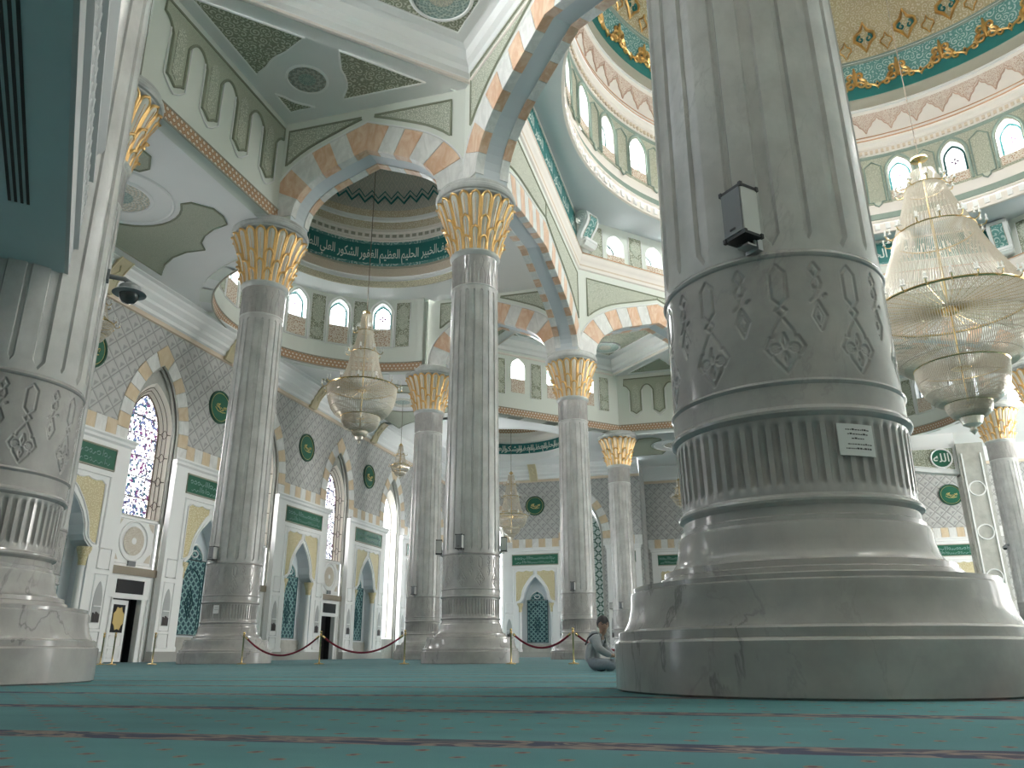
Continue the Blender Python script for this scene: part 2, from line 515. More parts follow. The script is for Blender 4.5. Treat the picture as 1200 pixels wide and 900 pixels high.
def wall_open(mb, F, s0, s1, z0, z1, ops, nf, nb, back=True, extra=None, k=0, kr=0, caps=True):
    """wall slab pierced by openings; each op = (centre, curve, z_bottom)"""
    ss = {round(s0, 5), round(s1, 5)}
    for c, cv, zb in ops:
        for s, z in cv: ss.add(round(c + s, 5))
    if extra:
        n = max(1, int((s1 - s0) / extra))
        for i in range(n + 1): ss.add(round(s0 + (s1 - s0) * i / n, 5))
    ss = sorted(x for x in ss if s0 - 1e-4 <= x <= s1 + 1e-4)
    def quad(a, b, za0, za1, zb0, zb1, n, kk):
        if max(za1 - za0, zb1 - zb0) < 1e-5: return
        mb.poly([F(a, n, za0), F(b, n, zb0), F(b, n, zb1), F(a, n, za1)], [(a, za0), (b, zb0), (b, zb1), (a, za1)], kk)
    faces = [(nf, k)] + ([(nb, k)] if back else [])
    for a, b in zip(ss, ss[1:]):
        if b - a < 1e-5: continue
        m = (a + b) / 2
        op = next((o for o in ops if o[0] + o[1][0][0] < m < o[0] + o[1][-1][0]), None)
        for n, kk in faces:
            if op is None:
                quad(a, b, z0, z1, z0, z1, n, kk)
            else:
                c, cv, zb = op
                ta, tb = interp(cv, a - c), interp(cv, b - c)
                quad(a, b, z0, zb, z0, zb, n, kk)
                quad(a, b, ta, z1, tb, z1, n, kk)
        if op:
            c, cv, zb = op
            ta, tb = interp(cv, a - c), interp(cv, b - c)
            mb.poly([F(a, nf, ta), F(b, nf, tb), F(b, nb, tb), F(a, nb, ta)], [(a, 0), (b, 0), (b, nf - nb), (a, nf - nb)], kr)
            if zb > z0 + 1e-4:
                mb.poly([F(a, nf, zb), F(b, nf, zb), F(b, nb, zb), F(a, nb, zb)], None, kr)
        else:
            for zz in (z0, z1):
                if caps: mb.poly([F(a, nf, zz), F(b, nf, zz), F(b, nb, zz), F(a, nb, zz)], None, k)
    for c, cv, zb in ops:
        for s, z in (cv[0], cv[-1]):
            if z > zb + 1e-4:
                mb.poly([F(c + s, nf, zb), F(c + s, nf, z), F(c + s, nb, z), F(c + s, nb, zb)], None, kr)
def slab(mb, F, cols, n0, n1, k=0):
    """raised panel given columns (s, zlow, zhigh)"""
    def uvq(*p): return [(a, b) for a, b in p]
    for (a, al, ah), (b, bl, bh) in zip(cols, cols[1:]):
        if b - a < 1e-6: continue
        mb.poly([F(a, n1, al), F(b, n1, bl), F(b, n1, bh), F(a, n1, ah)], uvq((a, al), (b, bl), (b, bh), (a, ah)), k)
        mb.poly([F(a, n0, al), F(b, n0, bl), F(b, n1, bl), F(a, n1, al)], uvq((a, al), (b, bl), (b, bl), (a, al)), k)
        mb.poly([F(a, n0, ah), F(b, n0, bh), F(b, n1, bh), F(a, n1, ah)], uvq((a, ah), (b, bh), (b, bh), (a, ah)), k)
    for s, l, h in (cols[0], cols[-1]):
        mb.poly([F(s, n0, l), F(s, n1, l), F(s, n1, h), F(s, n0, h)], uvq((s, l), (s, l), (s, h), (s, h)), k)
def rect(mb, F, s0, s1, z0, z1, n0, n1, k=0, div=1):
    slab(mb, F, [(s0 + (s1 - s0) * i / div, z0, z1) for i in range(div + 1)], n0, n1, k)
def border(mb, F, pts, n, r, closed=True):
    mb.tube([F(s, n, z) for s, z in pts], r, 5, closed)
def moulding(mb, F, prof, half, tanv=0.0, k=0):
    """profile (n, z) run along s with mitred ends; tanv = shortening per unit n"""
    rows = []
    for n, z in prof:
        h = half - n * tanv
        rows.append([F(-h, n, z), F(h, n, z)])
    L = [0]
    for a, b in zip(prof, prof[1:]): L.append(L[-1] + math.hypot(b[0] - a[0], b[1] - a[1]))
    mb.grid(rows, False, lambda i, j: (j * 2 * half, L[i]), k=k)

# ------------------------------------------------------------------ floor
mb = MB()
mb.poly([(-140, -130, 0), (140, -130, 0), (140, 150, 0), (-140, 150, 0)])
floor = struct(mb.build('floor', M['carpet']))

# ------------------------------------------------------------------ stained glass windows of the drums
WN = [0]
def small_window(F, c, hs, zb, zs, za, npane, big=False):
    """round headed window: rose in the middle, turquoise edge, leading"""
    WN[0] += 1
    cv = ogive(hs, zs, za)
    ci = ogive(hs * .78, zs, za - hs * .28)
    fr = MB(); fr.tube([F(c + s, npane, z) for s, z in [(-hs, zb)] + cv + [(hs, zb)]], .13, 5, True)
    root = struct(fr.build('window_%d' % WN[0], M['white'], None, 40))
    e = MB(); p = MB()
    L = [(-hs, zb)] + cv + [(hs, zb)]; I = [(-hs * .78, zb + .35)] + ci + [(hs * .78, zb + .35)]
    for a, b, c2, d in zip(L, L[1:], I[1:], I):
        e.poly([F(c + a[0], npane, a[1]), F(c + b[0], npane, b[1]), F(c + c2[0], npane, c2[1]), F(c + d[0], npane, d[1])])
    e.poly([F(c - hs, npane, zb), F(c + hs, npane, zb), F(c + hs * .78, npane, zb + .35), F(c - hs * .78, npane, zb + .35)])
    e.build('turquoise_edge', M['glass_edge'], root)
    for a, b in zip(ci, ci[1:]):
        p.poly([F(c + a[0], npane, zb + .35), F(c + b[0], npane, zb + .35), F(c + b[0], npane, b[1]), F(c + a[0], npane, a[1])])
    p.build('pane', M['glass_clear'], root)
    zc = zb + (za - zb) * .47; r = hs * .3
    q = MB()
    for k in range(4):
        a = k * pi / 2
        pts = [(0, 0), (r, r * .42), (r * 1.15, 0), (r, -r * .42)]
        q.poly([F(c + x * cos(a) - y * sin(a), npane + .05, zc + x * sin(a) + y * cos(a)) for x, y in pts])
    q.build('rose', M['glass_rose'], root)
    g = MB()
    for sx in (-.4, .4): g.tube([F(c + sx * hs, npane + .03, zb), F(c + sx * hs, npane + .03, interp(ci, sx * hs))], .035, 4)
    for f in (.3, .62): g.tube([F(c - hs * .8, npane + .03, zb + (za - zb) * f), F(c + hs * .8, npane + .03, zb + (za - zb) * f)], .035, 4)
    g.build('leading', M['metal'], root)
    return root
def oval_panel(F, c, hs, z0, z1, n, parent, mat='sage', inner='sage_fine'):
    m = MB(); rect(m, F, c - hs, c + hs, z0, z1, n, n + .12)
    o = m.build('ornament_panel', M[mat], parent)
    m = MB(); border(m, F, [(c - hs, z0), (c + hs, z0), (c + hs, z1), (c - hs, z1)], n + .12, .11); m.build('panel_border', M['white'], o, 40)
    m = MB(); h2 = hs * .72; zm = z0 + (z1 - z0) * .36
    slab(m, F, [(c + s, zm + abs(s) * 1.1, z1 - .5 - abs(s) * 1.1) for s in [h2 * (i / 5 - 1) for i in range(11)]], n + .12, n + .2)
    zr = z0 + (z1 - z0) * .17
    slab(m, F, [(c + h2 * cos(a), zr - h2 * sin(a) * .95, zr + h2 * sin(a) * .95) for a in [pi - pi * i / 10 for i in range(11)]], n + .12, n + .2)
    m.build('oval_inlay', M[inner], o)
    return o

# ------------------------------------------------------------------ arcades
ZS = 62.2
ARCH_N = [0]
def arcade(p, q, front, ztop, apex, label, side, spand=(True, True), zpan=None, both=True):
    """wall over an arch between two columns plus the arch itself"""
    F = frame(p, q, front); L = F.half * 2
    hs = F.half - 4.7; th = 4.3
    cv = arch_curve(hs, ZS, apex)
    mb = MB()
    wall_open(mb, F, -F.half, F.half, 61.5, ztop, [(0, cv, 61.5)], T, -T, k=0, kr=1)
    w = struct(mb.build('wall_' + side, [M['green_plaster'], M['soffit']], None, 30))
    # extrados
    ex = []
    for i, (s, z) in enumerate(cv):
        a = cv[max(0, i - 1)]; b = cv[min(len(cv) - 1, i + 1)]
        tx, tz = b[0] - a[0], b[1] - a[1]; l = math.hypot(tx, tz); nx, nz = -tz / l, tx / l
        if i == 0: nx, nz = -1, 0
        if i == len(cv) - 1: nx, nz = 1, 0
        f = 1.06 if abs(s) < 1e-6 else 1
        ex.append((s + nx * th * f, z + nz * th * f, nx, nz))
    # voussoirs by arc length
    seg = [0]
    for a, b in zip(cv, cv[1:]): seg.append(seg[-1] + math.hypot(b[0] - a[0], b[1] - a[1]))
    tot = seg[-1]; nb = int(round(tot / 3.1)); nb += 1 - nb % 2
    if (nb // 2) % 2 == 0: nb += 2
    cuts = []
    unit = tot / (nb + .5); pos = 0
    for i in range(nb):
        l = unit * (1.5 if i == nb // 2 else 1); cuts.append((pos, pos + l)); pos += l
    def at(d):
        d = min(max(d, 0), tot)
        for i in range(len(seg) - 1):
            if d <= seg[i + 1] + 1e-9:
                f = (d - seg[i]) / max(1e-9, seg[i + 1] - seg[i]); break
        A, B = cv[i], cv[i + 1]; a, b = ex[i], ex[i + 1]
        return (A[0] + (B[0] - A[0]) * f, A[1] + (B[1] - A[1]) * f), (a[0] + (b[0] - a[0]) * f, a[1] + (b[1] - a[1]) * f)
    root = thing('arch', label, 'arch', F(0, 0, 61.5))
    for sg in (1, -1) if both else (1,):
        mo, mp = MB(), MB()
        for i, (d0, d1) in enumerate(cuts):
            m = mo if (i - nb // 2) % 2 == 0 else mp
            e = .05
            ds = [d0 + e + (d1 - d0 - 2 * e) * j / 4 for j in range(5)]
            if d0 < tot / 2 < d1: ds = sorted(set(ds + [tot / 2]))
            rows = []
            for d in ds:
                (s, z), (sx, zx) = at(d)
                ux, uz = (sx - s) / th, (zx - z) / th
                rows.append([F(sx, sg * T, zx), F(sx, sg * (T + .14), zx), F(s, sg * (T + .14), z), F(s - ux * .14, sg * (T + .1), z - uz * .14), F(s - ux * .14, sg * (T - 1.15), z - uz * .14), F(s, sg * (T - 1.15), z)])
            m.grid(rows)
            m.poly(rows[0]); m.poly(rows[-1])
        mp.grid([[F(a[0], sg * (T + .02), a[1]), F(e_[0], sg * (T + .02), e_[1])] for a, e_ in zip(cv, ex)])
        mo.build('orange_voussoirs', M['orange'], root, label='orange marble blocks')
        mp.build('white_voussoirs', M['pale'], root, label='white marble blocks')
        m = MB(); m.tube([F(a[0] + a[2] * .2, sg * (T + .1), a[1] + a[3] * .2) for a in ex], .16, 5); m.build('hood_moulding', M['plaster'], root, 40)
    # spandrel ornaments
    oc = [(a[0] + a[2] * 1.3, a[1] + a[3] * 1.3) for a in ex]
    zt = (zpan if zpan else ztop) - 1.7
    for sg, on in ((1, spand[0]), (-1, spand[1])):
        if not on: continue
        for sd in (-1, 1):
            s_out = F.half - 3.1
            curve = sorted([(s, z) for s, z in oc])
            ss = [s_out * i / 24 for i in range(25)]
            cols = []
            for s in ss:
                zl = interp(curve, sd * s)
                if s > curve[-1][0]: zl = ZS + 4
                zl = max(zl, ZS + 5.5)
                if zl < zt - .15: cols.append((s, zl, zt))
            if len(cols) < 3: continue
            cols = [(sd * s, a, b) for s, a, b in cols]
            if sd < 0: cols = cols[::-1]
            m = MB(); slab(m, F, cols, sg * T, sg * (T + .1)); pn = m.build('spandrel_panel', M['sage_fine' if L < 50 else 'sage_fine'], w)
            pts = [(s, l) for s, l, h in cols] + [(cols[-1][0], zt), (cols[0][0], zt)]
            m = MB(); border(m, F, pts, sg * (T + .1), .2); m.build('panel_border', M['sage_line'], pn, 40)
    return w, F
def lintel(p, q, front, ztop, side, kind):
    """straight wall over two columns: honeycomb frieze below, pendants or windows above"""
    F = frame(p, q, front); h = F.half
    mb = MB()
    ops = []
    if kind == 'windows':
        for c in (-11.5, 0, 11.5): ops.append((c, ogive(2.1, 75.6, 78.0), 72.2))
    wall_open(mb, F, -h, h, 61.5, ztop, ops, T, -T, kr=1)
    w = struct(mb.build('wall_' + side, [M['green_plaster'], M['white']], None, 30))
    for sg in (1, -1):
        m = MB(); rect(m, F, -h + .2, h - .2, 61.55, 63.4, sg * T, sg * (T + .12)); fz = m.build('honeycomb_frieze', M['frieze'], w)
        m = MB()
        for z in (61.5, 63.5): m.tube([F(-h, sg * (T + .1), z), F(h, sg * (T + .1), z)], .14, 5)
        m.build('frieze_fillet', M['taupe'], fz, 40)
    if kind == 'windows':
        for c in (-11.5, 0, 11.5):
            small_window(F, c, 2.1, 72.2, 75.6, 78.0, -T + .4)
            m = MB(); rect(m, F, c - 2.1, c + 2.1, 68.2, 72.0, T, T + .1); m.build('strapwork_panel', M['lozenge'], w)
        for c in (-17.2, -5.75, 5.75, 17.2): oval_panel(F, c, 1.7, 67.3, 77.4, T, w)
    elif kind == 'pendants':
        hw = h - T - .6
        cs = [hw * (-1 + 2 * (i + .5) / 4) for i in range(4)]
        m = MB(); cols = []
        st = 2 * hw / 4; tw = 1.45
        for c in cs:
            l, r = c - st / 2, c + st / 2
            for i in range(7):
                f = i / 6; cols.append((l + (st / 2 - tw) * f, 75.4 - (1.9 * f ** 2.2), 77.4))
            for i in range(7):
                s = -tw + 2 * tw * i / 6; cols.append((c + s + (1e-4 if i == 0 else (-1e-4 if i == 6 else 0)), 66.7 + abs(s) * .75 - (0.25 if abs(s) > tw - .01 else 0), 77.4))
            for i in range(7):
                f = 1 - i / 6; cols.append((r - (st / 2 - tw) * f, 75.4 - (1.9 * f ** 2.2), 77.4))
        slab(m, F, cols, T, T + .12); pn = m.build('pendant_ornament', M['sage_plain'], w)
        m = MB(); pts = [(s, l) for s, l, hh in cols]
        m.tube([F(s, T + .12, z) for s, z in pts] + [F(hw, T + .12, 77.4), F(-hw, T + .12, 77.4)], .2, 5, True); m.build('panel_border', M['sage_line'], pn, 40)
        m = MB()
        for c in cs:
            m.tube([F(c + s, T + .13, z) for s, z in [(-tw - .55, 74), (-tw - .5, 67.2), (-tw * .5, 66), (0, 65.6), (tw * .5, 66), (tw + .5, 67.2), (tw + .55, 74)]], .12, 5)
        m.build('white_bead', M['white'], pn, 40)
        m = MB()
        for c in cs: slab(m, F, [(c + s, 67.6 + abs(s) * .9, 75.6 - abs(s) * 1.2) for s in [-.8 + .16 * i for i in range(11)]], T + .12, T + .2)
        m.build('tongue_inlay', M['sage_fine'], pn)
    return w, F

def hexbay(sg, near):
    """octagonal corner bay on the left: flat coffered ceiling carried by arches and lintels"""
    X = lambda i, j: (i * U, sg * j * U)
    ctr = X(-2, -2)
    nm = 'near' if near else 'far'
    lintel(X(-3, -2), X(-3, -1), ctr, 81, nm + '_aisle', 'pendants')
    lintel(X(-2, -3), X(-1, -3), ctr, 81, nm + '_end', 'pendants')
    lintel(X(-3, -2), X(-2, -3), ctr, 81, nm + '_corner', 'windows')
    # ceiling: two triangles at 78.7 and the raised square between them
    def dg(u, v, z):          # coordinates along the square's own axes
        r2 = sqrt(.5)
        return (ctr[0] + (u - v) * r2, sg * (-2 * U + (u + v) * r2), z)
    h = 20.7
    mb = MB()
    mb.poly([(-3 * U, -sg * U, 78.7), (-2 * U, -sg * U, 78.7), dg(h - .2, h + 2.6, 78.7), dg(-h + .2, h + 2.6, 78.7), (-3 * U, -2 * sg * U, 78.7)])
    mb.poly([(-3 * U, -sg * U, 79.2), (-2 * U, -sg * U, 79.2), (-3 * U, -2 * sg * U, 79.2)])
    mb.poly([(-U, -3 * sg * U, 78.7), (-2 * U, -3 * sg * U, 78.7), dg(-h, -h, 78.7), dg(h, -h, 78.7), (-U, -2 * sg * U, 78.7)])
    mb.poly([dg(-h, h, 78.7), dg(h, h, 78.7), (-2 * U, -sg * U, 78.7), (-3 * U, -2 * sg * U, 78.7)])
    ceil = struct(mb.build('ceiling_' + nm, M['plaster']))
    m = MB()
    q = [(h + .2, 78.5), (h + .2, 79.6), (h - .4, 80.0), (h - .5, 80.9), (h - 1.1, 81.4), (h - 1.3, 83.0), (h - 2.2, 83.2)]
    m.grid([[dg(r, r, z), dg(-r, r, z), dg(-r, -r, z), dg(r, -r, z)] for r, z in q], True)
    m.poly([dg(h - 2.2, h - 2.2, 83.2), dg(-h + 2.2, h - 2.2, 83.2), dg(-h + 2.2, -h + 2.2, 83.2), dg(h - 2.2, -h + 2.2, 83.2)])
    cof = m.build('coffer', M['plaster'], ceil)
    m = MB(); m.tube([dg(h - .1, h - .1, 78.75), dg(-h + .1, h - .1, 78.75), dg(-h + .1, -h + .1, 78.75), dg(h - .1, -h + .1, 78.75)], .35, 5, True); m.build('coffer_moulding', M['tan'], ceil, 40)
    a = 17.0
    m = MB(); m.poly([dg(-a, -a, 83.1), dg(a, -a, 83.1), dg(a, a, 83.1), dg(-a, a, 83.1)], [(0, 0), (34, 0), (34, 34), (0, 34)])
    pn = m.build('ceiling_panel', M['sage'], cof)
    m = MB(); m.tube([dg(-a, -a, 83.05), dg(a, -a, 83.05), dg(a, a, 83.05), dg(-a, a, 83.05)], .18, 5, True); m.build('panel_border', M['white'], cof, 40)
    for su in (-1, 1):
        for sv in (-1, 1):
            c = dg(su * 12.3, sv * 12.3, 83.0)
            medallion(c, 3.9, cof, -1, 'teal')
    medallion(dg(0, 0, 83.0), 7.5, cof, -1, 'teal')
    # triangle ornaments
    for (cx, cy, mir) in ((-87.3, -43.2, False), (-43.2, -87.3, True)):
        def tp(x, y, z=78.6): return ((y if mir else x), sg * (x if mir else y), z)
        C = (-87.3, -43.2)
        medallion(tp(*C, 78.62), 2.7, ceil, -1, 'rose')
        R = 5.6
        for tri in ([(-93.6, -60.5), (-83.6, -50.5), (-93.6, -46.2)], [(-80.2, -47.1), (-71.4, -38.0), (-84.2, -38.0)], [(-93.3, -41.8), (-89.3, -37.6), (-93.3, -37.6)]):
            pts = []
            for i in range(3):
                p, q2 = tri[i], tri[(i + 1) % 3]
                for f in [j / 14 for j in range(14)]: pts.append((p[0] + (q2[0] - p[0]) * f, p[1] + (q2[1] - p[1]) * f))
            cut = []
            for x, y in pts:
                dx, dy = x - C[0], y - C[1]; d = math.hypot(dx, dy)
                if d < R: x, y = C[0] + dx / d * R, C[1] + dy / d * R
                cut.append((x, y))
            m = MB(); gx = sum(p[0] for p in cut) / len(cut); gy = sum(p[1] for p in cut) / len(cut)
            for p, q2 in zip(cut, cut[1:] + cut[:1]): m.poly([tp(*p), tp(*q2), tp(gx, gy)], [p, q2, (gx, gy)])
            o = m.build('ceiling_ornament', M['sage'], ceil)
            m = MB(); m.tube([tp(*p) for p in cut], .16, 5, True); m.build('ornament_border', M['white'], o, 40)
    return ceil
def medallion(c, r, parent, dz, kind):
    """round painted boss on a ceiling"""
    m = MB(); n = 40
    def ring(r0, r1, z0, z1, mm):
        mm.grid([[(c[0] + rr * cos(2 * pi * j / n), c[1] + rr * sin(2 * pi * j / n), c[2] + zz) for j in range(n)] for rr, zz in ((r0, z0), (r1, z1))], True, lambda i, j: ((r0, r1)[i] * 1.2, j * 24 / n))
    mats = {'teal': ('ros_teal', 'ros_gold'), 'rose': ('ros_sage', 'ros_teal'), 'pale': ('ros_pale', 'ros_teal')}[kind]
    ring(.02, r * .45, -.02, -.02, m); o = m.build('ceiling_medallion', M[mats[1]], parent)
    m = MB(); ring(r * .45, r, -.02, -.02, m); m.build('medallion_ring', M[mats[0]], o)
    m = MB(); m.lathe([(r * .98, 0), (r, -.16), (r * 1.04, -.2), (r * 1.1, -.1), (r * 1.12, .05)], c, n); m.build('medallion_rim', M['white'], o, 40)
    return o
def rosette(name, a, b, c, petals=24, rough=.6):
    t = NT(name); u, v, _ = t.xyz(t.uv())
    w = t.math('SINE', t.math('MULTIPLY', v, 2 * pi / 2))
    s1 = t.math('SINE', t.math('ADD', t.math('MULTIPLY', u, 5.2), t.math('MULTIPLY', w, 1.4)))
    col = t.mix(t.step(s1, -.2, .15), a, b)
    s2 = t.math('MULTIPLY', t.math('SINE', t.math('MULTIPLY', v, 2 * pi)), t.math('SINE', t.math('MULTIPLY', u, 9)))
    col = t.mix(t.step(s2, .25, .45), col, c)
    return t.done(col, rough)
M['ros_teal'] = rosette('teal rosette', (.30, .40, .37), (.46, .54, .49), (.20, .28, .25))
M['ros_gold'] = rosette('buff rosette', (.44, .42, .34), (.58, .55, .44), (.34, .40, .36))
M['ros_sage'] = rosette('sage rosette', (.52, .51, .46), (.30, .30, .26), (.33, .40, .38))
M['ros_pale'] = rosette('ivory rosette', (.62, .57, .46), (.76, .73, .65), (.40, .46, .42))

hexbay(1, True)
hexbay(-1, False)
V = lambda i, j: (i * U, j * U)
arcade(V(-3, -1), V(-2, -1), (-80, -65), 81, 71.4, 'striped arch between the two tall columns nearest the left wall', 'near_side', zpan=78.8)
arcade(V(-3, 1), V(-2, 1), (-80, 65), 81, 71.4, 'small striped arch behind the middle fluted column and gold capital', 'far_side', zpan=78.8)
arcade(V(-2, -1), V(-1, -2), (-100, -100), 95.6, 73.6, 'large striped arch rising from the middle column to behind the big column', 'dome_near', zpan=81.5)
arcade(V(-2, -1), V(-2, 1), (0, 0), 95.6, 71.2, 'long striped arch receding from the middle column to the far column', 'dome_left', spand=(True, True), zpan=82.0)
arcade(V(-2, 1), V(-1, 2), (0, 0), 95.6, 73.8, 'striped arch under the scroll bracket beside the big column', 'dome_far', zpan=82.0)
arcade(V(-1, 2), V(1, 2), (0, 0), 95.6, 71.2, 'wide striped arch behind the great chandelier at the far side', 'dome_end', zpan=82.0)
arcade(V(1, 2), V(2, 1), (0, 0), 95.6, 73.8, 'striped arch right of the great chandelier at the far side', 'dome_right', zpan=82.0)
arcade(V(-1, -2), V(-1, -3), (-65, -65), 81, 71.4, 'striped arch overhead between the two nearest columns', 'near_front', zpan=78.8)
arcade(V(-1, 2), V(-1, 3), (-65, 65), 81, 71.4, 'striped arch at the far end of the coffered bay behind the big column', 'far_front', zpan=78.8)
arcade(V(1, 2), V(1, 3), (65, 65), 81, 71.4, 'striped arch at the far right above the gilt capitals', 'far_right', zpan=78.8)

# ------------------------------------------------------------------ octagon under the great dome
OCT = [V(-2, 1), V(-1, 2), V(1, 2), V(2, 1), V(2, -1), V(1, -2), V(-1, -2), V(-2, -1)]
corn = MB(); corn_o = MB(); corn_l = MB()
dome_walls = struct(MB().build('trim_1', M['plaster'])) if False else None
for i in (0, 1, 2, 6, 7):
    p, q = OCT[i], OCT[(i + 1) % 8]
    F = frame(p, q, (0, 0)); hf = F.half; tv = math.tan(radians(22.5))
    moulding(corn, F, [(T, 82.1), (T + .35, 82.3), (T + .4, 83.0)], hf, tv)
    moulding(corn, F, [(T + .5, 83.3), (T + .6, 84.0), (T + .75, 84.3), (T + 1.0, 84.9), (T + 1.0, 85.5), (T + 1.15, 85.7), (T + 1.15, 86.0), (T - 1, 86.1)], hf, tv)
    moulding(corn_o, F, [(T + .4, 83.0), (T + .5, 83.3)], hf, tv)
    moulding(corn_l, F, [(T + 1.17, 85.72), (T + 1.17, 85.98)], hf, tv)
tr = struct(corn.build('trim_1', M['tan'], None, 30))
corn_o.build('beige_fillet', M['beige'], tr); corn_l.build('orange_fillet', M['line'], tr)
def arabic_text(body, F, c, zc, size, n, parent, mat, name='inscription', sx=1.0):
    """lettering laid on the (curved) surface given by F; size in h units"""
    cu = bpy.data.curves.new(name, 'FONT'); cu.body = body; cu.size = 1.0; cu.align_x = 'CENTER'; cu.align_y = 'CENTER'
    cu.resolution_u = 3; cu.offset = .012
    o = bpy.data.objects.new(name, cu); COL.objects.link(o)
    dg_ = bpy.context.evaluated_depsgraph_get(); dg_.update()
    me = bpy.data.meshes.new_from_object(o.evaluated_get(dg_))
    bpy.data.objects.remove(o)
    m = MB()
    vs = [m.vert(F(c + v.co.x * size * sx, n, zc + v.co.y * size)) for v in me.vertices]
    for f in me.polygons: m.face([vs[i] for i in f.vertices])
    bpy.data.meshes.remove(me)
    if not m.f: return None
    return m.build(name, mat, parent)
PRES = {'ا': ('\uFE8D', '\uFE8E', None, None), 'ب': ('\uFE8F', '\uFE90', '\uFE91', '\uFE92'), 'ح': ('\uFEA1', '\uFEA2', '\uFEA3', '\uFEA4'), 'خ': ('\uFEA5', '\uFEA6', '\uFEA7', '\uFEA8'), 'ر': ('\uFEAD', '\uFEAE', None, None), 'ش': ('\uFEB5', '\uFEB6', '\uFEB7', '\uFEB8'), 'ط': ('\uFEC1', '\uFEC2', '\uFEC3', '\uFEC4'), 'ظ': ('\uFEC5', '\uFEC6', '\uFEC7', '\uFEC8'), 'ع': ('\uFEC9', '\uFECA', '\uFECB', '\uFECC'), 'غ': ('\uFECD', '\uFECE', '\uFECF', '\uFED0'), 'ف': ('\uFED1', '\uFED2', '\uFED3', '\uFED4'), 'ك': ('\uFED9', '\uFEDA', '\uFEDB', '\uFEDC'), 'ل': ('\uFEDD', '\uFEDE', '\uFEDF', '\uFEE0'), 'م': ('\uFEE1', '\uFEE2', '\uFEE3', '\uFEE4'), 'و': ('\uFEED', '\uFEEE', None, None), 'ي': ('\uFEF1', '\uFEF2', '\uFEF3', '\uFEF4'), 'ه': ('\uFEE9', '\uFEEA', '\uFEEB', '\uFEEC')}
def shape(w):
    out = []
    for i, ch in enumerate(w):
        if ch == ' ': out.append(' '); continue
        prev = i > 0 and w[i - 1] in PRES and PRES[w[i - 1]][2] is not None
        nxt = i < len(w) - 1 and w[i + 1] in PRES and PRES[ch][2] is not None
        f = PRES[ch]
        out.append(f[3] if prev and nxt else f[1] if prev else f[2] if nxt else f[0])
    return ''.join(out)[::-1]
NAMES = ['العلي', 'الشكور', 'الغفور', 'العظيم', 'الحليم', 'الخبير', 'اللطيف']
for i in (0, 1, 2, 6, 7):
    p, q = OCT[i], OCT[(i + 1) % 8]
    F = frame(p, q, (0, 0)); hf = F.half; tv = math.tan(radians(22.5))
    cardinal = i in (1, 7)
    if cardinal:
        h = hf - T * tv - .6
        m = MB(); rect(m, F, -h, h, 89.4, 94.2, T, T + .1); st = m.build('inscription_band', M['teal'], tr)
        m = MB()
        for z0 in (88.9, 94.2): rect(m, F, -h, h, z0, z0 + .5, T, T + .16)
        m.build('inscription_border', M['dome_teal'], st)
        m = MB()
        for z0 in (88.5, 94.8): rect(m, F, -h, h, z0, z0 + .35, T, T + .3)
        m.build('inscription_fillet', M['tan'], st)
        left = (F(1, 0, 0)[0] - F(0, 0, 0)[0]) if i == 1 else 0
        k = 0
        for w in range(8):
            s = -h + (w + .5) * 2 * h / 8
            def FF(a, n, z, s=s, F=F, i=i):
                return F(-(a - s) + s, n, z)
            sgn = 1
            # reading direction as seen from inside the hall
            v = Vector(F(1, 0, 0)) - Vector(F(0, 0, 0)); nn = Vector(F(0, 1, 0)) - Vector(F(0, 0, 0))
            right = Vector((-nn.y, nn.x, 0))     # viewer looks along -n ; right = n rotated +90
            use = F if v.dot(right) > 0 else FF
            arabic_text(shape(NAMES[(w * 3) % 7]), use, s, 91.7, 3.3, T + .13, st, M['script'], sx=.8)
    else:
        for c in (-11.4, 0, 11.4):
            small_window(F, c, 2.4, 88.2, 90.9, 93.4, -T + 1.0)
            m = MB(); rect(m, F, c - 2.4, c + 2.4, 86.2, 88.0, T, T + .1); m.build('strapwork_panel', M['lozenge'], tr)
        for c in (-17.0, -5.7, 5.7, 17.0):
            oval_panel(F, c, 1.9, 86.3, 94.2, T, tr)
# pierce the diagonal walls: rebuild their upper strip with openings
for o in [o for o in bpy.data.objects if o.name.startswith('wall_dome_')]:
    if o.name in ('wall_dome_left', 'wall_dome_end'): continue
    import bmesh
    i = {'wall_dome_near': 6, 'wall_dome_far': 0, 'wall_dome_right': 2}[o.name]
    F = frame(OCT[i], OCT[(i + 1) % 8], (0, 0))
    bm = bmesh.new(); bm.from_mesh(o.data)
    for v in bm.verts:
        if v.co.z > 94 * S: v.co.z = 86.1 * S
    bm.to_mesh(o.data); bm.free()
    m = MB(); wall_open(m, F, -F.half, F.half, 86.1, 95.6, [(c, ogive(2.4, 90.9, 93.4), 88.2) for c in (-11.4, 0, 11.4)], T, -T, kr=1)
    m.build('window_wall', [M['green_plaster'], M['white']], o)

# ------------------------------------------------------------------ great dome: soffit, drum, dome
RD = 58.0
ND = 128
c0 = (0, 0)
def octr(a, n=T):
    """radius of the octagon's inner face in direction a"""
    best = 1e9
    for p, q in zip(OCT, OCT[1:] + OCT[:1]):
        F = frame(p, q, (0, 0)); A = Vector(F(0, n, 0)[:2]); B = Vector(F(0, n + 1, 0)[:2]); nn = A - B
        d = A.dot(nn); c = nn.x * cos(a) + nn.y * sin(a)
        if c > 1e-6: best = min(best, d / c)
    return best
m = MB()
rows = []
for f in (0, .25, .5, .75, 1):
    r = []
    for j in range(ND):
        a = 2 * pi * j / ND; ro = octr(a)
        r.append(((ro + (RD - ro) * f) * cos(a), (ro + (RD - ro) * f) * sin(a), 95.5 - 1.0 * sin(f * pi / 2)))
    rows.append(r)
m.grid(rows, True)
dome = struct(m.build('ceiling_dome', M['soffit'], None, 40))
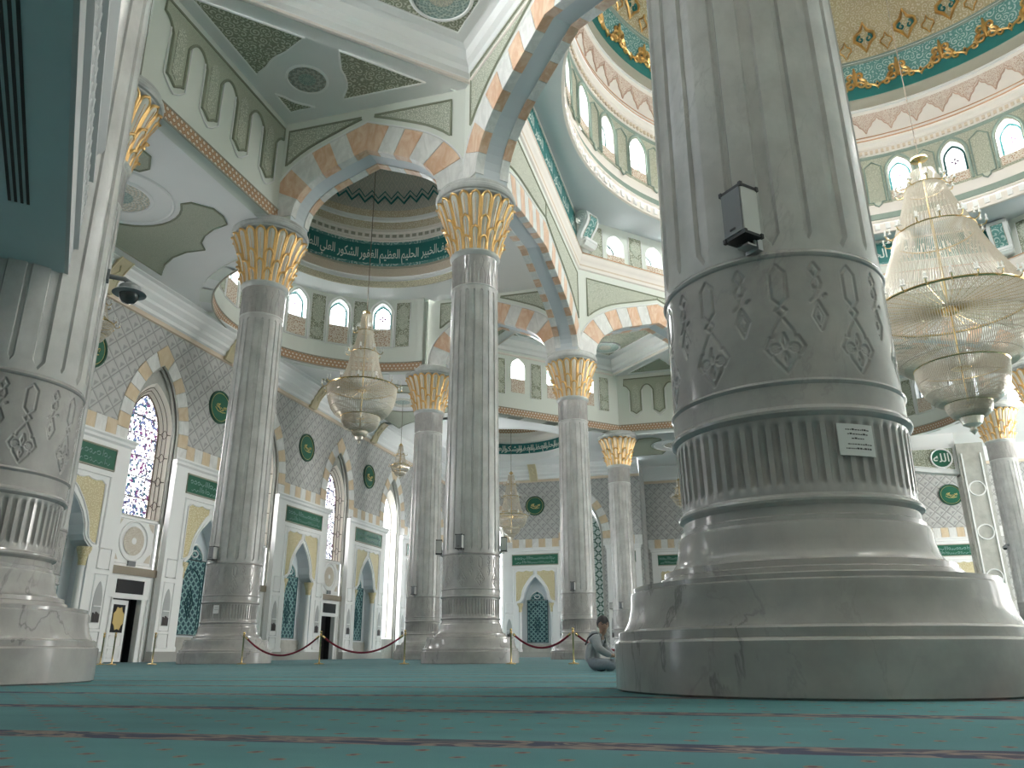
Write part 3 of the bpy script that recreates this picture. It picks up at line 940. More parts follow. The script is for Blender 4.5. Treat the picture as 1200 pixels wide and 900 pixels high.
m = MB(); m.lathe([(RD, 94.5), (RD - .5, 94.6), (RD - .5, 95.0)], (0, 0, 0), ND); m.lathe([(RD - .2, 97.2), (RD - .7, 97.4), (RD - .7, 97.8), (RD, 98.2)], (0, 0, 0), ND); m.build('rim_moulding', M['tan'], dome, 40)
m = MB(); m.lathe([(RD - .5, 95.0), (RD - .1, 95.15), (RD - .1, 97.2)], (0, 0, 0), ND); m.build('rim_frieze', M['tan'], dome, 40)
m = MB()
for j in range(160):
    a = 2 * pi * j / 160
    m.box(((RD - .25) * cos(a), (RD - .25) * sin(a), 96.2), (.5, 1.0, 1.5), a)
m.build('dentils', M['white'], dome)
m = MB(); m.lathe([(RD, 98.2), (RD - .2, 98.3), (RD - .2, 99.6), (RD, 99.8)], (0, 0, 0), ND); m.build('sage_fillet', M['drum_line'], dome, 40)
m = MB(); m.lathe([(RD, 99.8), (RD + .3, 102.6)], (0, 0, 0), ND); m.build('plain_band', M['tan'], dome, 40)
FD = cyl_frame((0, 0), RD)
ops = []
WANG = [11.25 * k for k in range(32)]
for a in WANG: ops.append((radians(a) * RD, ogive(2.5, 110.4, 114.0), 105.4))
ops = [o for o in ops if o[0] > 3]  # the first is handled by wrapping
ops.append((2 * pi * RD, ogive(2.5, 110.4, 114.0), 105.4))
m = MB(); wall_open(m, FD, 4.0, 4.0 + 2 * pi * RD, 102.5, 115.2, ops, 0, -2.2, extra=1.4, kr=1)
m.build('drum_wall', [M['drum'], M['white']], dome)
hm, lp, sg_, sc_ = MB(), MB(), MB(), MB()
for a in WANG:
    c = radians(a) * RD
    o = ogive(2.5, 110.4, 114.0); o2 = ogive(3.1, 110.4, 114.9)
    hm.tube([FD(c + s, .12, z) for s, z in [(-3.1, 102.8)] + o2 + [(3.1, 102.8)]], .3, 6)
    rect(lp, FD, c - 2.5, c + 2.5, 103.0, 105.3, 0, .12, div=3)
    # frames between windows, with the little drop below
    cc = c + radians(11.25 / 2) * RD
    sg_.tube([FD(cc + s, .12, z) for s, z in [(-1.9, 112.6), (-1.9, 102.9), (-.9, 102.9), (-.7, 102.2), (0, 101.7), (.7, 102.2), (.9, 102.9), (1.9, 102.9), (1.9, 112.6), (0, 114.0)]], .2, 5, True)
    sc_.poly([FD(cc + s, .06, z) for s, z in [(-.8, 102.9), (-.6, 102.2), (0, 101.8), (.6, 102.2), (.8, 102.9)]])
hm.build('window_hoods', M['drum_line'], dome, 40); lp.build('strapwork_panels', M['lozenge'], dome); sg_.build('panel_frames', M['drum_line'], dome, 40); sc_.build('panel_drops', M['sage_fine'], dome)
for a in WANG:
    small_window(FD, radians(a) * RD, 2.4, 105.5, 110.4, 113.8, -1.9)
m = MB()
m.lathe([(RD, 114.9), (RD - .2, 115.1), (RD - .3, 115.6)], (0, 0, 0), ND); m.build('sage_band', M['drum_line'], dome, 40)
m = MB(); m.lathe([(RD - .3, 115.6), (RD - .5, 115.7), (RD - .5, 117.0), (RD - .9, 117.3), (RD - .9, 118.0), (RD - 1.3, 118.6), (RD - 1.3, 119.3)], (0, 0, 0), ND); m.build('cornice', M['tan'], dome, 30)
m = MB()
for j in range(300):
    a = 2 * pi * j / 300; m.box(((RD - .7) * cos(a), (RD - .7) * sin(a), 116.4), (.4, .6, .8), a)
m.build('cornice_beads', M['beige'], dome)
m = MB(); m.lathe([(RD - 1.35, 119.3), (RD - 1.45, 119.5), (RD - 1.35, 119.7)], (0, 0, 0), ND); m.lathe([(RD - 1.2, 120.4), (RD - 1.3, 120.5), (RD - 1.25, 120.65)], (0, 0, 0), ND); m.build('terracotta_line', M['line'], dome, 40)
m = MB(); m.lathe([(RD - 1.3, 119.7), (RD - 1.1, 120.4), (RD - 1.2, 120.65), (RD - .9, 121.5), (RD - 1.0, 124), (RD - 1.7, 126.5), (RD - 2.2, 127.4)], (0, 0, 0), ND); m.build('stalactite_cove', M['tan'], dome, 40)
m = MB()
def cove_r(z): return RD - 1.0 if z < 124 else RD - 1.0 - (z - 124) * .3
for j in range(64):
    a0 = 2 * pi * j / 64; da = 2 * pi / 64
    outl = []
    for f, z in ((0, 121.7), (.06, 122.6), (.12, 123.2), (.22, 123.7), (.3, 124.5), (.42, 124.9), (.5, 125.5), (.58, 124.9), (.7, 124.5), (.78, 123.7), (.88, 123.2), (.94, 122.6), (1, 121.7)):
        a = a0 + da * f; r = cove_r(z) - .1; outl.append((r * cos(a), r * sin(a), z))
    m.tube(outl, .17, 4)
    outl = []
    for f, z in ((0, 122.9), (.12, 123.8), (.22, 124.3), (.3, 125.1), (.42, 125.6), (.5, 126.2), (.58, 125.6), (.7, 125.1), (.78, 124.3), (.88, 123.8), (1, 122.9)):
        a = a0 + da * f; r = cove_r(z) - .1; outl.append((r * cos(a), r * sin(a), z))
    m.tube(outl, .08, 4)
m.build('stalactite_tracery', M['rosewood'], dome, 40)
mm = MB()
for j in range(64):
    a0 = 2 * pi * j / 64; da = 2 * pi / 64; r0_, r1_ = [], []
    for f, z in ((0, 121.7), (.06, 122.6), (.12, 123.2), (.22, 123.7), (.3, 124.5), (.42, 124.9), (.5, 125.5), (.58, 124.9), (.7, 124.5), (.78, 123.7), (.88, 123.2), (.94, 122.6), (1, 121.7)):
        a = a0 + da * f; u = a * RD
        for L_, zz in ((r0_, z), (r1_, 126.7)):
            r = cove_r(zz) - .05; L_.append((r * cos(a), r * sin(a), zz))
    mm.grid([r0_, r1_], uvf=lambda i, q, j=j: (j * 5.6 + q * .47, 4.2 * i))
mm.build('stalactite_field', M['pink_line'], dome)
m = MB(); m.lathe([(RD - 2.2, 127.4), (RD - 2.5, 127.5), (RD - 2.4, 128.1), (RD - 2.3, 128.2)], (0, 0, 0), ND); m.build('cove_fillet', M['white'], dome, 40)
m = MB(); m.lathe([(RD - 2.3, 128.2), (RD - 2.4, 130.3), (RD - 2.7, 130.8)], (0, 0, 0), ND); m.build('taupe_band', M['taupe'], dome, 40)
RS = RD - 2.5
def dome_pt(z):       # shell radius at height z
    f = min(1, (z - 130.6) / 58.0); return RS * sqrt(max(0, 1 - f * f))
def shell(z0, z1, mat, name, n=6, off=0, us=1):
    mm = MB(); mm.lathe([(dome_pt(z0 + (z1 - z0) * i / n) - off, z0 + (z1 - z0) * i / n) for i in range(n + 1)], (0, 0, 0), ND); return mm.build(name, M[mat], dome, 40)
shell(130.6, 134.6, 'teal', 'teal_band'); shell(134.6, 140.8, 'dome_teal', 'arabesque_band'); shell(141.7, 188.6, 'dome_gold', 'dome_shell', 20)
m = MB()
for z0, rr in ((131.0, .12), (140.9, .35), (141.6, .3)): m.lathe([(dome_pt(z0) - .02, z0 - rr), (dome_pt(z0) - rr, z0), (dome_pt(z0) - .02, z0 + rr)], (0, 0, 0), ND)
m.build('shell_fillets', M['drum_line'], dome, 40)
m = MB(); shell(140.8, 141.7, 'white', 'pale_line', 2)
# gilded scrolls on the teal band
m = MB(); mt = MB(); NG = 36
def dp(a, z, off=.25): r = dome_pt(z) - off; return (r * cos(a), r * sin(a), z)
def curl(mm, ac, zc, r, t0, turns, sgn, rad):
    pts = []
    for i in range(15):
        f = i / 14; t = t0 + sgn * turns * 2 * pi * f; rr = r * (1 - .78 * f)
        pts.append(dp(ac + rr * cos(t) / RS, zc + rr * sin(t)))
    mm.tube(pts, [rad * (1 - .4 * i / 14) for i in range(15)], 5)
for j in range(NG):
    a = 2 * pi * (j + .5) / NG
    for sgn in (-1, 1):
        curl(m, a + sgn * 1.25 / RS, 135.0, 1.25, pi / 2, 1.3, -sgn, .42)
        curl(m, a + sgn * .9 / RS, 137.4, .95, -pi / 2, 1.2, sgn, .36)
        curl(m, a + sgn * 2.9 / RS, 134.0, .85, pi / 2, 1.1, sgn, .36)
        pts = [dp(a + sgn * x / RS, z) for x, z in ((0, 135.6), (1.3, 135.4), (2.3, 134.6), (3.3, 134.3), (4.2, 133.9), (4.85, 133.3))]
        m.tube(pts, .3, 5)
    m.tube([dp(a, z) for z in (134.6, 137, 139.6)], [.25, .65, .2], 6)
    b = a + pi / NG
    m.tube([dp(b - .5 / RS, 133.9), dp(b, 132.8), dp(b + .5 / RS, 133.9), dp(b, 134.7)], .25, 5, True)
m.build('gilded_scrolls', M['gold_leafwork'] if 'gold_leafwork' in M else M['gold'], dome, 50)
for j in range(NG * 2):
    a = 2 * pi * (j + .25) / (NG * 2)
    big = j % 2 == 0
    zc, h, w = (146.9, 3.6, 2.3) if big else (144.6, 2.2, 1.3)
    def q(x, z): return dp(a + x / RS, zc + z, .25)
    L = [(0, h), (w * .35, h * .45), (w, h * .2), (w * 1.05, -h * .15), (w * .5, -h * .45), (0, -h)]
    (m if False else mt).tube([q(x, z) for x, z in L] + [q(-x, z) for x, z in L[-2:0:-1]], .42 if big else .2, 5, True)
mt.build('dome_palmettes', M['gold'] , dome, 50)
m = MB()
for j in range(NG):
    a = 2 * pi * (j + .125) / NG
    for sgn in (-1, 1): curl(m, a + sgn * .95 / RS, 146.5, .95, pi / 2, 1.0, -sgn, .32)
m.build('palmette_curls', M['teal'], dome, 50)

# ------------------------------------------------------------------ scroll brackets at the octagon corners
def scroll_bracket(pos, ang, label):
    root = thing('scroll_bracket', label, 'bracket', (pos[0], pos[1], 86.2))
    ca, sa = cos(ang), sin(ang)
    def W(x, y, z): return (pos[0] + ca * x - sa * y, pos[1] + sa * x + ca * y, z)   # x outwards into the hall
    pts = []
    for i in range(19):                                   # upper volute
        t = -2.4 * pi + (2.4 * pi + pi * .5) * i / 18; r = .5 + 1.35 * i / 18
        pts.append((1.9 + r * cos(t + pi), 92.7 + r * sin(t + pi), .5 if i < 4 else .55))
    pts = [(1.9 + (.4 + 1.5 * f) * cos(-1.2 * pi - 3.6 * pi * (1 - f)), 92.9 + (.4 + 1.5 * f) * sin(-1.2 * pi - 3.6 * pi * (1 - f)), 0) for f in [i / 24 for i in range(25)]]
    S_ = [(3.6, 93.4), (3.7, 92.4), (3.2, 91.2), (2.2, 90.0), (1.6, 89.0), (1.5, 88.2), (1.9, 87.3), (2.6, 87.0), (3.1, 87.3), (3.1, 87.9), (2.6, 88.1)]
    w = 2.0
    m = MB()
    top = [(.2, 94.8), (1.2, 95.1), (2.4, 95.0), (3.3, 94.4)] + S_
    back = [(.0, 94.0), (.4, 93.9), (1.0, 93.6), (1.4, 93.2), (1.7, 92.6), (1.6, 92.0), (1.2, 91.2), (.8, 90.2), (.4, 89.2), (.3, 88.2), (.4, 87.0), (1.2, 86.3), (2.4, 86.3), (3.0, 86.9), (2.6, 87.4)]
    m.grid([[W(x, -w, z), W(x, w, z)] for x, z in top], uvf=lambda i, j: (j * 4, i * .9))
    m.grid([[W(x, -w, z), W(x, w, z)] for x, z in back], flip=True)
    for y in (-w, w):
        m.grid([[W(a[0], y, a[1]) for a in top], [W(b[0], y, b[1]) for b in back]])
    m.build('scroll_body', M['plaster'], root, 40)
    for y in (-w - .05, w + .05):
        v = MB(); v.tube([W(1.9 + (.25 + 1.35 * f) * cos(5.5 * pi * f), y, 93.0 + (.25 + 1.35 * f) * sin(5.5 * pi * f)) for f in [i / 40 for i in range(41)]], .13, 5); v.build('volute', M['plaster'], root, 50)
        v = MB(); v.tube([W(2.4 + (.15 + .6 * f) * cos(3.5 * pi * f), y, 87.4 + (.15 + .6 * f) * sin(3.5 * pi * f)) for f in [i / 24 for i in range(25)]], .1, 5); v.build('volute', M['plaster'], root, 50)
    p = MB()
    seg = top[4:10]
    p.grid([[W(x + .12, -w * .62, z + .05), W(x + .12, w * .62, z + .05)] for x, z in seg], uvf=lambda i, j: (j * 2.5, i * 1.2)); p.build('painted_panel', M['dome_teal'], root)
    e = MB()
    zz = [(x + .14, z + .05) for x, z in seg]
    e.tube([W(x, -w * .62, z) for x, z in zz] + [W(x, w * .62, z) for x, z in zz[::-1]], .08, 5, True); e.build('panel_border', M['taupe'], root, 40)
for (i, j), lab in (((-2, 1), 'white scroll bracket in the corner left of the big column'), ((1, 2), 'white scroll bracket right of the great chandelier'), ((-1, 2), 'white scroll bracket hidden behind the big column top'), ((-2, -1), 'white scroll bracket high above the middle column')):
    a = atan2(-j, -i); d = math.hypot(i * U, j * U) - T / cos(radians(22.5)) - 1.15
    scroll_bracket((-d * cos(a), -d * sin(a)), a, lab)

# ------------------------------------------------------------------ side apses and corner domes
def loft_hole(mb, c, R, poly, z, z2=None, n=96):
    z2 = z if z2 is None else z2
    A, B = [], []
    for j in range(n):
        a = 2 * pi * j / n; d = Vector((cos(a), sin(a))); best = 1e9
        for p, q in zip(poly, poly[1:] + poly[:1]):
            p = Vector(p) - Vector(c); q = Vector(q) - Vector(c); e = q - p
            den = d.x * (-e.y) + e.x * d.y
            if abs(den) < 1e-9: continue
            t = (p.x * (-e.y) + e.x * p.y) / den; s = (d.x * p.y - d.y * p.x) / den
            if t > 0 and -1e-6 <= s <= 1 + 1e-6: best = min(best, t)
        A.append((c[0] + R * d.x, c[1] + R * d.y, z)); B.append((c[0] + best * d.x, c[1] + best * d.y, z2))
    mb.grid([A, B], True)
def apse(c, ang, nm, lettering=True):
    """half-round drum with windows, flat sides, ring mouldings and a dome; `ang` points to the outside"""
    RA = 27.5
    FA = cyl_frame(c, RA)
    s0, s1 = radians(ang - 90) * RA, radians(ang + 90) * RA
    cs = [radians(ang + 20 * k + 10) * RA for k in range(-4, 4)]
    m = MB(); wall_open(m, FA, s0, s1, 60.4, 78.0, [(x, ogive(2.1, 74.2, 77.0), 70.6) for x in cs], 0, -2.0, extra=1.5, kr=1)
    w = struct(m.build('wall_apse_' + nm, [M['green_plaster'], M['white']], None, 40))
    for x in cs:
        small_window(FA, x, 2.05, 70.7, 74.2, 76.9, -1.5)
        m = MB(); rect(m, FA, x - 2.1, x + 2.1, 66.4, 70.4, 0, .1, div=3); m.build('strapwork_panel', M['lozenge'], w)
        m = MB(); m.tube([FA(x + s, .1, z) for s, z in [(-2.7, 66.0)] + ogive(2.7, 74.2, 77.6) + [(2.7, 66.0)]], .22, 5, True); m.build('window_moulding', M['white'], w, 40)
    for k in range(-4, 5):
        x = radians(ang + 20 * k) * RA
        if abs(k) < 5: oval_panel(FA, x, 1.65, 66.2, 77.0, 0, w)
    m = MB(); rect(m, FA, s0, s1, 60.5, 62.3, 0, .15, div=60); fz = m.build('honeycomb_frieze', M['frieze'], w)
    m = MB()
    for z in (60.4, 62.45): m.tube([FA(s0 + (s1 - s0) * i / 60, .12, z) for i in range(61)], .16, 5)
    m.build('frieze_fillet', M['taupe'], fz, 40)
    # soffit from walls to the ring
    RR = 24.2
    d = Vector((cos(radians(ang)), sin(radians(ang)))); tt = Vector((-d.y, d.x)); cc = Vector(c)
    rows = []
    for f in (0, .5, 1):
        r = []
        for j in range(96):
            a = 2 * pi * j / 96; v = Vector((cos(a), sin(a))); u = v.dot(d)
            if u >= 0: ro = RA
            else: ro = min(31 / abs(v.dot(tt)) if abs(v.dot(tt)) > 1e-6 else 1e9, 34.5 / -u)
            z = 77.9 + 1.4 * f
            rr = ro + (RR - ro) * f; r.append((c[0] + v.x * rr, c[1] + v.y * rr, z))
        rows.append(r)
    m = MB(); m.grid(rows, True)
    dm = struct(m.build('ceiling_apse_' + nm, M['plaster'], None, 40))
    def lat(prof, mat, name, us=None):
        mm = MB(); mm.lathe(prof, (c[0], c[1], 0), 96); return mm.build(name, M[mat], dm, 30)
    lat([(RR, 79.3), (RR - .3, 79.2), (RR - .5, 79.5), (RR - .6, 80.6)], 'gilt_scroll', 'gilded_ring')
    lat([(RR - .6, 80.6), (RR - 1.0, 80.7), (RR - .9, 81.4), (RR - 1.1, 81.6)], 'white', 'ring_fillet')
    lat([(RR - 1.1, 81.6), (RR - 1.2, 83.5)], 'tan_dots', 'diaper_band')
    lat([(RR - 1.2, 83.5), (RR - 1.5, 83.7), (RR - 1.4, 84.0)], 'taupe', 'band_line')
    lat([(RR - 1.4, 84.0), (RR - 1.4, 84.7)], 'dome_teal', 'band_border')
    b = lat([(RR - 1.4, 84.7), (RR - 1.45, 89.4)], 'teal', 'inscription_band')
    lat([(RR - 1.45, 89.4), (RR - 1.45, 90.1)], 'dome_teal', 'band_border')
    lat([(RR - 1.45, 90.1), (RR - 1.8, 90.3), (RR - 1.7, 90.7), (RR - 1.9, 90.8), (RR - 1.9, 92.0), (RR - 2.3, 92.2), (RR - 2.2, 93.0)], 'tan', 'cornice')
    mm = MB()
    for j in range(90):
        a = 2 * pi * j / 90; mm.box((c[0] + (RR - 1.85) * cos(a), c[1] + (RR - 1.85) * sin(a), 91.4), (.3, .95, .75), a)
    mm.build('cornice_blocks', M['taupe'], dm)
    lat([(RR - 2.2, 93.0), (RR - 2.4, 94.7)], 'buff', 'buff_band')
    lat([(RR - 2.4, 94.7), (RR - 2.9, 94.9), (RR - 2.8, 95.8)], 'white', 'band_fillet')
    lat([(RR - 2.8, 95.8), (RR - 3.0, 97.4)], 'buff', 'buff_band')
    R0 = RR - 3.0
    lat([(R0 * cos(radians(t)), 97.4 + R0 * sin(radians(t))) for t in range(0, 91, 6)], 'dome_diamond', 'dome_shell')
    mm = MB(); nz = 44
    for zz, rad in ((99.2, .3), (100.4, .16)):
        pts = []
        for j in range(nz * 2):
            z = zz + (1.7 if j % 2 else 0); t = math.asin(min(1, (z - 97.4) / R0)); r = R0 * cos(t) - .12; a = 2 * pi * j / (nz * 2)
            pts.append((c[0] + r * cos(a), c[1] + r * sin(a), z))
        mm.tube(pts, rad, 5, True)
    mm.build('zigzag', M['teal'], dm)
    if lettering:
        Rb = RR - 1.5
        FB = cyl_frame(c, Rb)
        for k in range(-9, 12):
            ad = 106.2 + 11.9 * k
            s = radians(ad) * Rb
            def FM(x, nn, z, s=s): return FB(2 * s - x, nn, z)
            arabic_text(shape(NAMES[(3 - k) % 7]), FM, s, 86.9, 3.2, .06, b, M['script'], sx=.55)
    return w
def diamonds(name):
    t = NT(name); u = t.mapping(t.uv(), (.42, .42, .42), (0, 0, 0)); x, y, _ = t.xyz(u)
    a = t.math('ABSOLUTE', t.math('SUBTRACT', t.math('FRACT', x), .5)); b = t.math('ABSOLUTE', t.math('SUBTRACT', t.math('FRACT', t.math('MULTIPLY', y, .6)), .5))
    d = t.math('ADD', a, b)
    c = t.ramp(t.math('FRACT', t.math('MULTIPLY', d, 3.0)), [(0, (.46, .46, .40)), (.45, (.48, .47, .42)), (.5, (.74, .66, .58)), (.7, (.34, .37, .33)), (1, (.54, .52, .46))])
    return t.done(c, .6)
M['dome_diamond'] = diamonds('dome lozenges')
M['gilt_scroll'] = scroll('gilded moulding', (.52, .47, .34), (.80, .74, .56), 1.6, .25)
M['tan_dots'] = scroll('tan diaper', (.58, .48, .38), (.68, .60, .50), 2.5, .3)
M['buff'] = scroll('buff palmette band', (.56, .47, .33), (.72, .66, .54), 1.0, .2)
apse((-3 * U, 0), 180, 'left')
apse((0, 3 * U), 90, 'far', False)
# ------------------------------------------------------------------ lower aisle ceilings
ZL = 60.6
def aisle_shapes(cx, cy, swap, root):
    """boss and damask fields on a lower ceiling bay; cx is across, cy along"""
    def W(x, y, z=ZL - .08): return (y, -x, z) if swap else (x, y, z)
    medallion(W(cx, cy), 4.0, root, -1, 'pale')
    m = MB(); m.lathe([(7.2, 0), (7.0, -.15), (6.8, 0)], W(cx, cy), 48); m.build('ceiling_ring', M['white'], root, 40)
    for sg in (-1, 1):
        pts = []
        pts += [(-10.4, 5.5), (-10.4, 21.5)]
        for i in range(9):      # bite towards the drum
            a = radians(200 - 14 * i); pts.append((-3.6 + 7.6 * cos(a) * .9, 24.4 + 7.0 * sin(a) - 6.5 + 0 * i)) if False else None
        pts += [(-7.4, 18.6), (-4.6, 16.9), (-1.4, 16.0), (1.8, 16.2)]
        pts += [(2.6, 14.2), (4.6, 12.4), (7.0, 11.2), (9.6, 10.6), (10.4, 8.6), (10.4, 6.4), (8.4, 4.2)]
        for i in range(12):
            a = radians(31 + 118 * i / 11); pts.append((8.0 * cos(a), 8.0 * sin(a)))
        pts = [(cx + x, cy + sg * y) for x, y in pts]
        m = MB(); m.poly([W(x, y) for x, y in pts], pts)
        o = m.build('damask_field', M['sage_plain'], root)
        m = MB(); m.tube([W(x, y) for x, y in pts], .16, 5, True); m.build('field_border', M['sage_line'], o, 40)
def half_hole(c, R, d, z, lo, hi, far):
    """ceiling strip with a half-round bite: returns rows along the strip"""
mb = MB()
def strip(swap):
    """lower ceiling from the column line to the cove, bitten by the apse opening"""
    def W(x, y): return (y, -x, ZL) if swap else (x, y, ZL)
    ys = sorted(set([-98, -66, 66] + [27.5 * sin(radians(a)) for a in range(-90, 91, 5)]))
    x1 = -96.5
    rows = []
    for y in ys:
        xi = x1 if abs(y) >= 27.49 else -3 * U - sqrt(27.5 ** 2 - y * y)
        rows.append((W(min(-124.0, xi - .01) if xi < -124 else -124.0, y), W(xi, y)))
    mb.grid([[a for a, b in rows], [b for a, b in rows]])
strip(False)
rows = []
ys = sorted(set([-66, 66] + [27.5 * sin(radians(a)) for a in range(-90, 91, 5)]))
A, B = [], []
for x in ys:
    yi = 96.5 if abs(x) >= 27.49 else 3 * U + sqrt(27.5 ** 2 - x * x)
    A.append((x, yi, ZL)); B.append((x, max(124, yi + .01), ZL))
mb.grid([A, B])
poly = [(-124, 64), (-3 * U + 1.5, 64), (-64, 3 * U - 1.5), (-64, 124), (-124, 124)]
loft_hole(mb, (-3 * U, 3 * U), 20, poly, ZL)
aisle = struct(mb.build('ceiling_aisle', M['white']))
aisle_shapes(-111.5, -48.5, False, aisle); aisle_shapes(-111.5, 48.5, False, aisle)
aisle_shapes(-111.0, -49, True, aisle)
# shallow corner dome
m = MB(); cc = (-3 * U, 3 * U, 0)
m.lathe([(20, ZL), (19.6, ZL - .3), (19.2, ZL), (19.0, 62.4), (18.6, 62.6)], cc, 72); m.build('corner_ring', M['white'], aisle, 40)
m = MB(); m.lathe([(18.6, 62.6), (18.5, 66.0)], cc, 72); bnd = m.build('inscription_band', M['teal'], aisle, 40)
m = MB(); m.lathe([(18.5, 66.0), (17.8, 66.3), (17.6, 67.4), (16.6, 67.8), (16.5, 69)], cc, 72); m.build('corner_cornice', M['tan'], aisle, 40)
m = MB(); m.lathe([(16.5, 69), (16.3, 70.4)], cc, 72); m.build('corner_frieze', M['frieze'], aisle, 40)
m = MB(); m.lathe([(16.3 * cos(radians(t)), 70.4 + 16.3 * sin(radians(t))) for t in range(0, 91, 9)], cc, 72); m.build('dome_shell', M['sage_fine'], aisle, 40)
FB2 = cyl_frame((cc[0], cc[1]), 18.4)
for k in range(-1, 8):
    s = radians(62 + 14 * k) * 18.4
    def FM(x, nn, z, s=s): return FB2(2 * s - x, nn, z)
    arabic_text(shape(NAMES[(4 - k) % 7]), FM, s, 64.3, 2.5, .05, bnd, M['script'])

# ------------------------------------------------------------------ outer walls
XW = 128.0
def wall_run(F, s0, s1, bays, name, cove_ext=(0, 0), units=()):
    """outer wall: basket-weave field, window recesses, block courses, cove"""
    ops = [(c, ogive(6.0, 36.5, 49.0), 0.0) for c in bays] + [(c, [(-6.2, 26), (6.2, 26)], 0.0) for c in units]
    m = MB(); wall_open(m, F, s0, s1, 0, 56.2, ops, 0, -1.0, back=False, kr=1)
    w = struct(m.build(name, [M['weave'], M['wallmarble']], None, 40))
    c = MB(); cl = MB(); cs = MB()
    prof = [(0, 55.4), (.4, 55.5), (.5, 56.2), (.9, 56.4), (1.0, 57.0), (1.7, 57.6), (1.8, 58.1), (2.5, 58.9), (2.6, 59.3), (3.2, 60.0), (3.3, 60.3), (4.0, 60.5), (4.1, 60.7)]
    def run(mm, pf):
        mm.grid([[F(s0 - cove_ext[0] + n * 0, n, z), F(s1 + cove_ext[1], n, z)] for n, z in pf])
    run(c, prof[2:]); run(cl, prof[:3])
    c.build('cove', M['white'], w, 20); cl.build('cornice_strip', M['beige'], w)
    mo, mp, rim = MB(), MB(), MB()
    for b in bays:
        # block arch of ochre and white stones round the recess
        cv = ogive(6.0, 36.5, 49.0); n = len(cv)
        ex = []
        for i, (s, z) in enumerate(cv):
            a = cv[max(0, i - 1)]; e = cv[min(n - 1, i + 1)]; tx, tz = e[0] - a[0], e[1] - a[1]; l = math.hypot(tx, tz)
            f = 2.5 * (1.5 if i == n // 2 else 1); ex.append((s - tz / l * f, z + tx / l * f))
        full = [((-6.0, 33.5), (-8.5, 33.5)), ((-6.0, 35), (-8.5, 35))] + list(zip(cv, ex)) + [((6.0, 35), (8.5, 35)), ((6.0, 33.5), (8.5, 33.5))]
        L = [0]
        for (p, _), (q, _) in zip(full, full[1:]): L.append(L[-1] + math.hypot(q[0] - p[0], q[1] - p[1]))
        nb = 15
        def at(d):
            for i in range(len(L) - 1):
                if d <= L[i + 1] + 1e-6:
                    f = (d - L[i]) / max(1e-6, L[i + 1] - L[i]); (p, P), (q, Q) = full[i], full[i + 1]
                    return (p[0] + (q[0] - p[0]) * f, p[1] + (q[1] - p[1]) * f), (P[0] + (Q[0] - P[0]) * f, P[1] + (Q[1] - P[1]) * f)
            return full[-1]
        for k in range(nb):
            d0, d1 = L[-1] * k / nb + .04, L[-1] * (k + 1) / nb - .04
            ds = sorted(set([d0 + (d1 - d0) * j / 4 for j in range(5)]))
            mm = mo if k % 2 == 1 else mp
            rows = []
            for d in ds:
                p, P = at(d); rows.append([F(b + P[0], 0, P[1]), F(b + P[0], .18, P[1]), F(b + p[0], .18, p[1]), F(b + p[0], -.4, p[1])])
            mm.grid(rows); mm.poly(rows[0]); mm.poly(rows[-1])
        rim.tube([F(b + s * .985, -.1, z) for s, z in [(-6.0, 0)] + cv + [(6.0, 0)]], .22, 5)
        rim.tube([F(b + s * .93, -.6, z - .5) for s, z in [(-6.0, .6)] + cv + [(6.0, .6)]], .3, 5)
    # block course on top of the niche units
    s = s0
    spans = []
    edges = [s0] + [x for b in bays for x in (b - 8.5, b + 8.5)] + [s1]
    for a, e in zip(edges[::2], edges[1::2]):
        if e - a > 1.5:
            k = max(2, int((e - a) / 2.1)); st = (e - a) / k
            for i in range(k):
                rect(mo if i % 2 == 0 else mp, F, a + i * st + .03, a + (i + 1) * st - .03, 33.5, 36.6, 0, .18)
    mo.build('ochre_blocks', M['ochre'], w, label='ochre stone blocks'); mp.build('white_blocks', M['pale'], w, label='white stone blocks')
    rim.build('recess_moulding', M['wallmarble'], w, 40)
    return w
